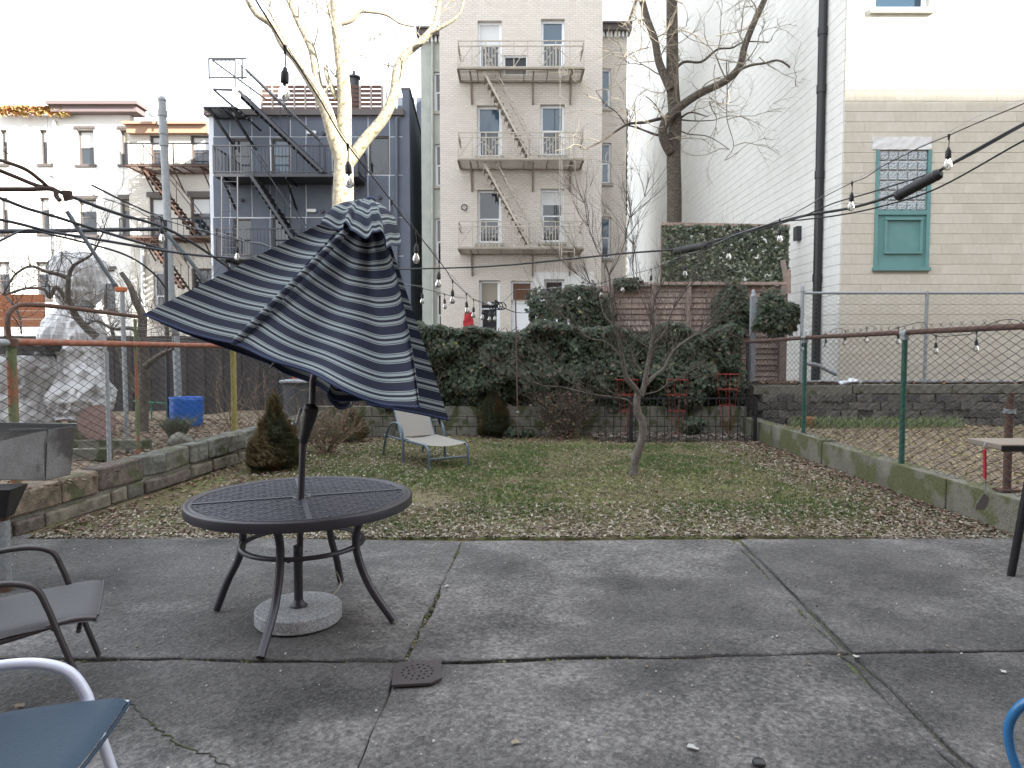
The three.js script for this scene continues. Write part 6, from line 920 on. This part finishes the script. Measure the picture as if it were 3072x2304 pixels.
  cl('arbour_line', 'lowest dark line arching across the left yard', [[-20, 730, 8], [140, 775, 8.2], [190, 706, 8.2]].slice(0, 1).concat([[80, 690, 8.3], [160, 705, 8.4], [270, 732, 8.6], [370, 762, 9], [430, 795, 9.3], [475, 835, 9.5], [500, 868, 9.6]]), .013, bar_); cl('arbour_line', 'thin line high on the left slanting toward the pole', [[275, 555, 9.2], [360, 598, 9.8], [440, 635, 10.4], [486, 655, 10.7], [497, 690, 10.8]], .014, bar_); cl('arbour_line', 'dark line running right from the pole behind the umbrella', [[497, 700, 10.5], [560, 770, 10.5], [620, 850, 10.5]], .03, std(lin(.06, .08, .085), .6));
  const dg = thing('diagonal_pipe', 'blue grey pipe slanting across the left yard', 'pipe', P(270, 745, 8.6).toArray()); part(dg, 'pipe', rod(P(200, 633, 8.4), P(345, 856, 8.8), .026, 10), std(lin(.13, .155, .18), .5)); part(dg, 'end_cap', rod(P(343, 853, 8.8), P(350, 866, 8.8), .034, 10), M.ironGrey);
  const gp = thing('fence_pole', 'grey pole with an orange cap rising behind the rusty fence', 'pole', [PX(370, 8.8), .35, -8.8]); part(gp, 'shaft', tube([V(PX(374, 8.8), .3, -8.8), P(366, 870, 8.8)], .028, 10, { smooth: false }), M.galv); part(gp, 'cap', rbox(.13, .06, .08, .015).translate(...P(362, 868, 8.8).toArray()), std(lin(.45, .13, .05), .8));
  const dp = thing('dark_pole', 'thin dark pole beside the clothesline pole', 'pole', [PX(497, 11.6), .35, -11.6]); part(dp, 'shaft', rod(V(PX(500, 11.6), .35, -11.6), P(495, 660, 11.6), .035, 8), M.ironGrey);
  // pegs hanging on the lines
  for (const [u, v, d, lab] of [[201, 588, 7.9, 'dark rag hanging on the line at the vine fork']]) { const p = P(u, v, d); solo('rag', jitter(new THREE.BoxGeometry(.08, .11, .03, 3, 4, 1).translate(p.x, p.y, p.z), .02, 2, 12), cane, lab, 'rag'); }
}
// ---------------------------------------------------------------- small litter on the patio
{
  const rg = rngOf(401), pal = [std(lin(.36, .35, .33), .8), std(lin(.24, .2, .14), .9), std(lin(.09, .07, .06), .9)];
  const bits = [[1340, 1760, .028, 0, 'white chip lying in the patio joint'], [2566, 1968, .026, 0, 'white chip at the crossing of the patio joints'], [3010, 2016, .03, 0, 'white paper scrap near the right edge of the patio'], [2080, 2245, .034, 0, 'pale flake on the near patio'], [1548, 2230, .028, 1, 'dry tan leaf on the near patio'], [60, 2120, .04, 1, 'pale leaf under the brown chair'], [2210, 2214, .018, 1, 'small tan leaf on the near right patio'], [1820, 1722, .03, 2, 'dark twig on the far patio slab'], [1545, 1850, .04, 2, 'dark twig on the middle patio slab']];
  for (const [u, v, s, k, lab] of bits) { const p = G(u, v, .004); solo(k ? 'leaf_scrap' : 'paper_scrap', jitter(new THREE.BoxGeometry(s * 1.2, .0012, s * (k === 2 ? .2 : .75), 6, 1, 5).rotateY(rg() * 3).translate(p.x, .009, p.z), .0065, u, 55), pal[k], lab, 'litter'); }
  const kb = G(2277, 2297); solo('black_knob', lathe([[0, .022], [.02, .02], [.026, .012], [.026, .004], [.02, 0], [0, 0]], 16).translate(kb.x, .004, kb.z), M.black, 'small black knob lying at the bottom edge of the patio', 'knob');
  const m = [], c = []; for (let i = 0; i < 420; i++) { const x = lerp(-4.5, 4.3, rg()), z = lerp(-1.6, -5.7, rg()); m.push(mat4(V(x, .006, z), rg(), rg() * 6, rg(), .3 + rg() * .9)); const b = rg(); c.push(b < .4 ? lin(.5, .49, .45) : b < .75 ? lin(.1, .09, .08) : lin(.3, .25, .17)); } const o = instanced(scene, 'patio_grit', new THREE.IcosahedronGeometry(.006, 0), std(0xffffff, .9), m, c); o.userData = { kind: 'stuff', label: 'fine grit and crumbs scattered over the patio', category: 'grit' };
  const m2 = [], c2 = []; for (let i = 0; i < 900; i++) { const k = rg(), q = rg(); let x, z; if (k < .35) { z = lerp(-3.5, -5.7, q); x = lerp(-.56, -.42, q) + (rg() - .5) * .03; } else if (k < .7) { z = lerp(-3.55, -5.75, q); x = lerp(1.765, 1.885, q) + (rg() - .5) * .03; } else { x = lerp(-6, 4.4, q); z = -3.53 - .02 * (q * 10 - 5) * .3 + (rg() - .5) * .05; } m2.push(mat4(V(x, -.018, z), rg() * 3, rg() * 6, rg() * 3, .5 + rg())); const b = rg(); c2.push(b < .4 ? lin(.09, .11, .03) : b < .7 ? lin(.2, .17, .12) : lin(.06, .05, .04)); } const o2 = instanced(scene, 'joint_moss', new THREE.IcosahedronGeometry(.009, 0), std(0xffffff, .95), m2, c2); o2.userData = { kind: 'stuff', label: 'moss and crumbs filling the patio joints', category: 'moss' };
}
renderer.render(scene, camera);
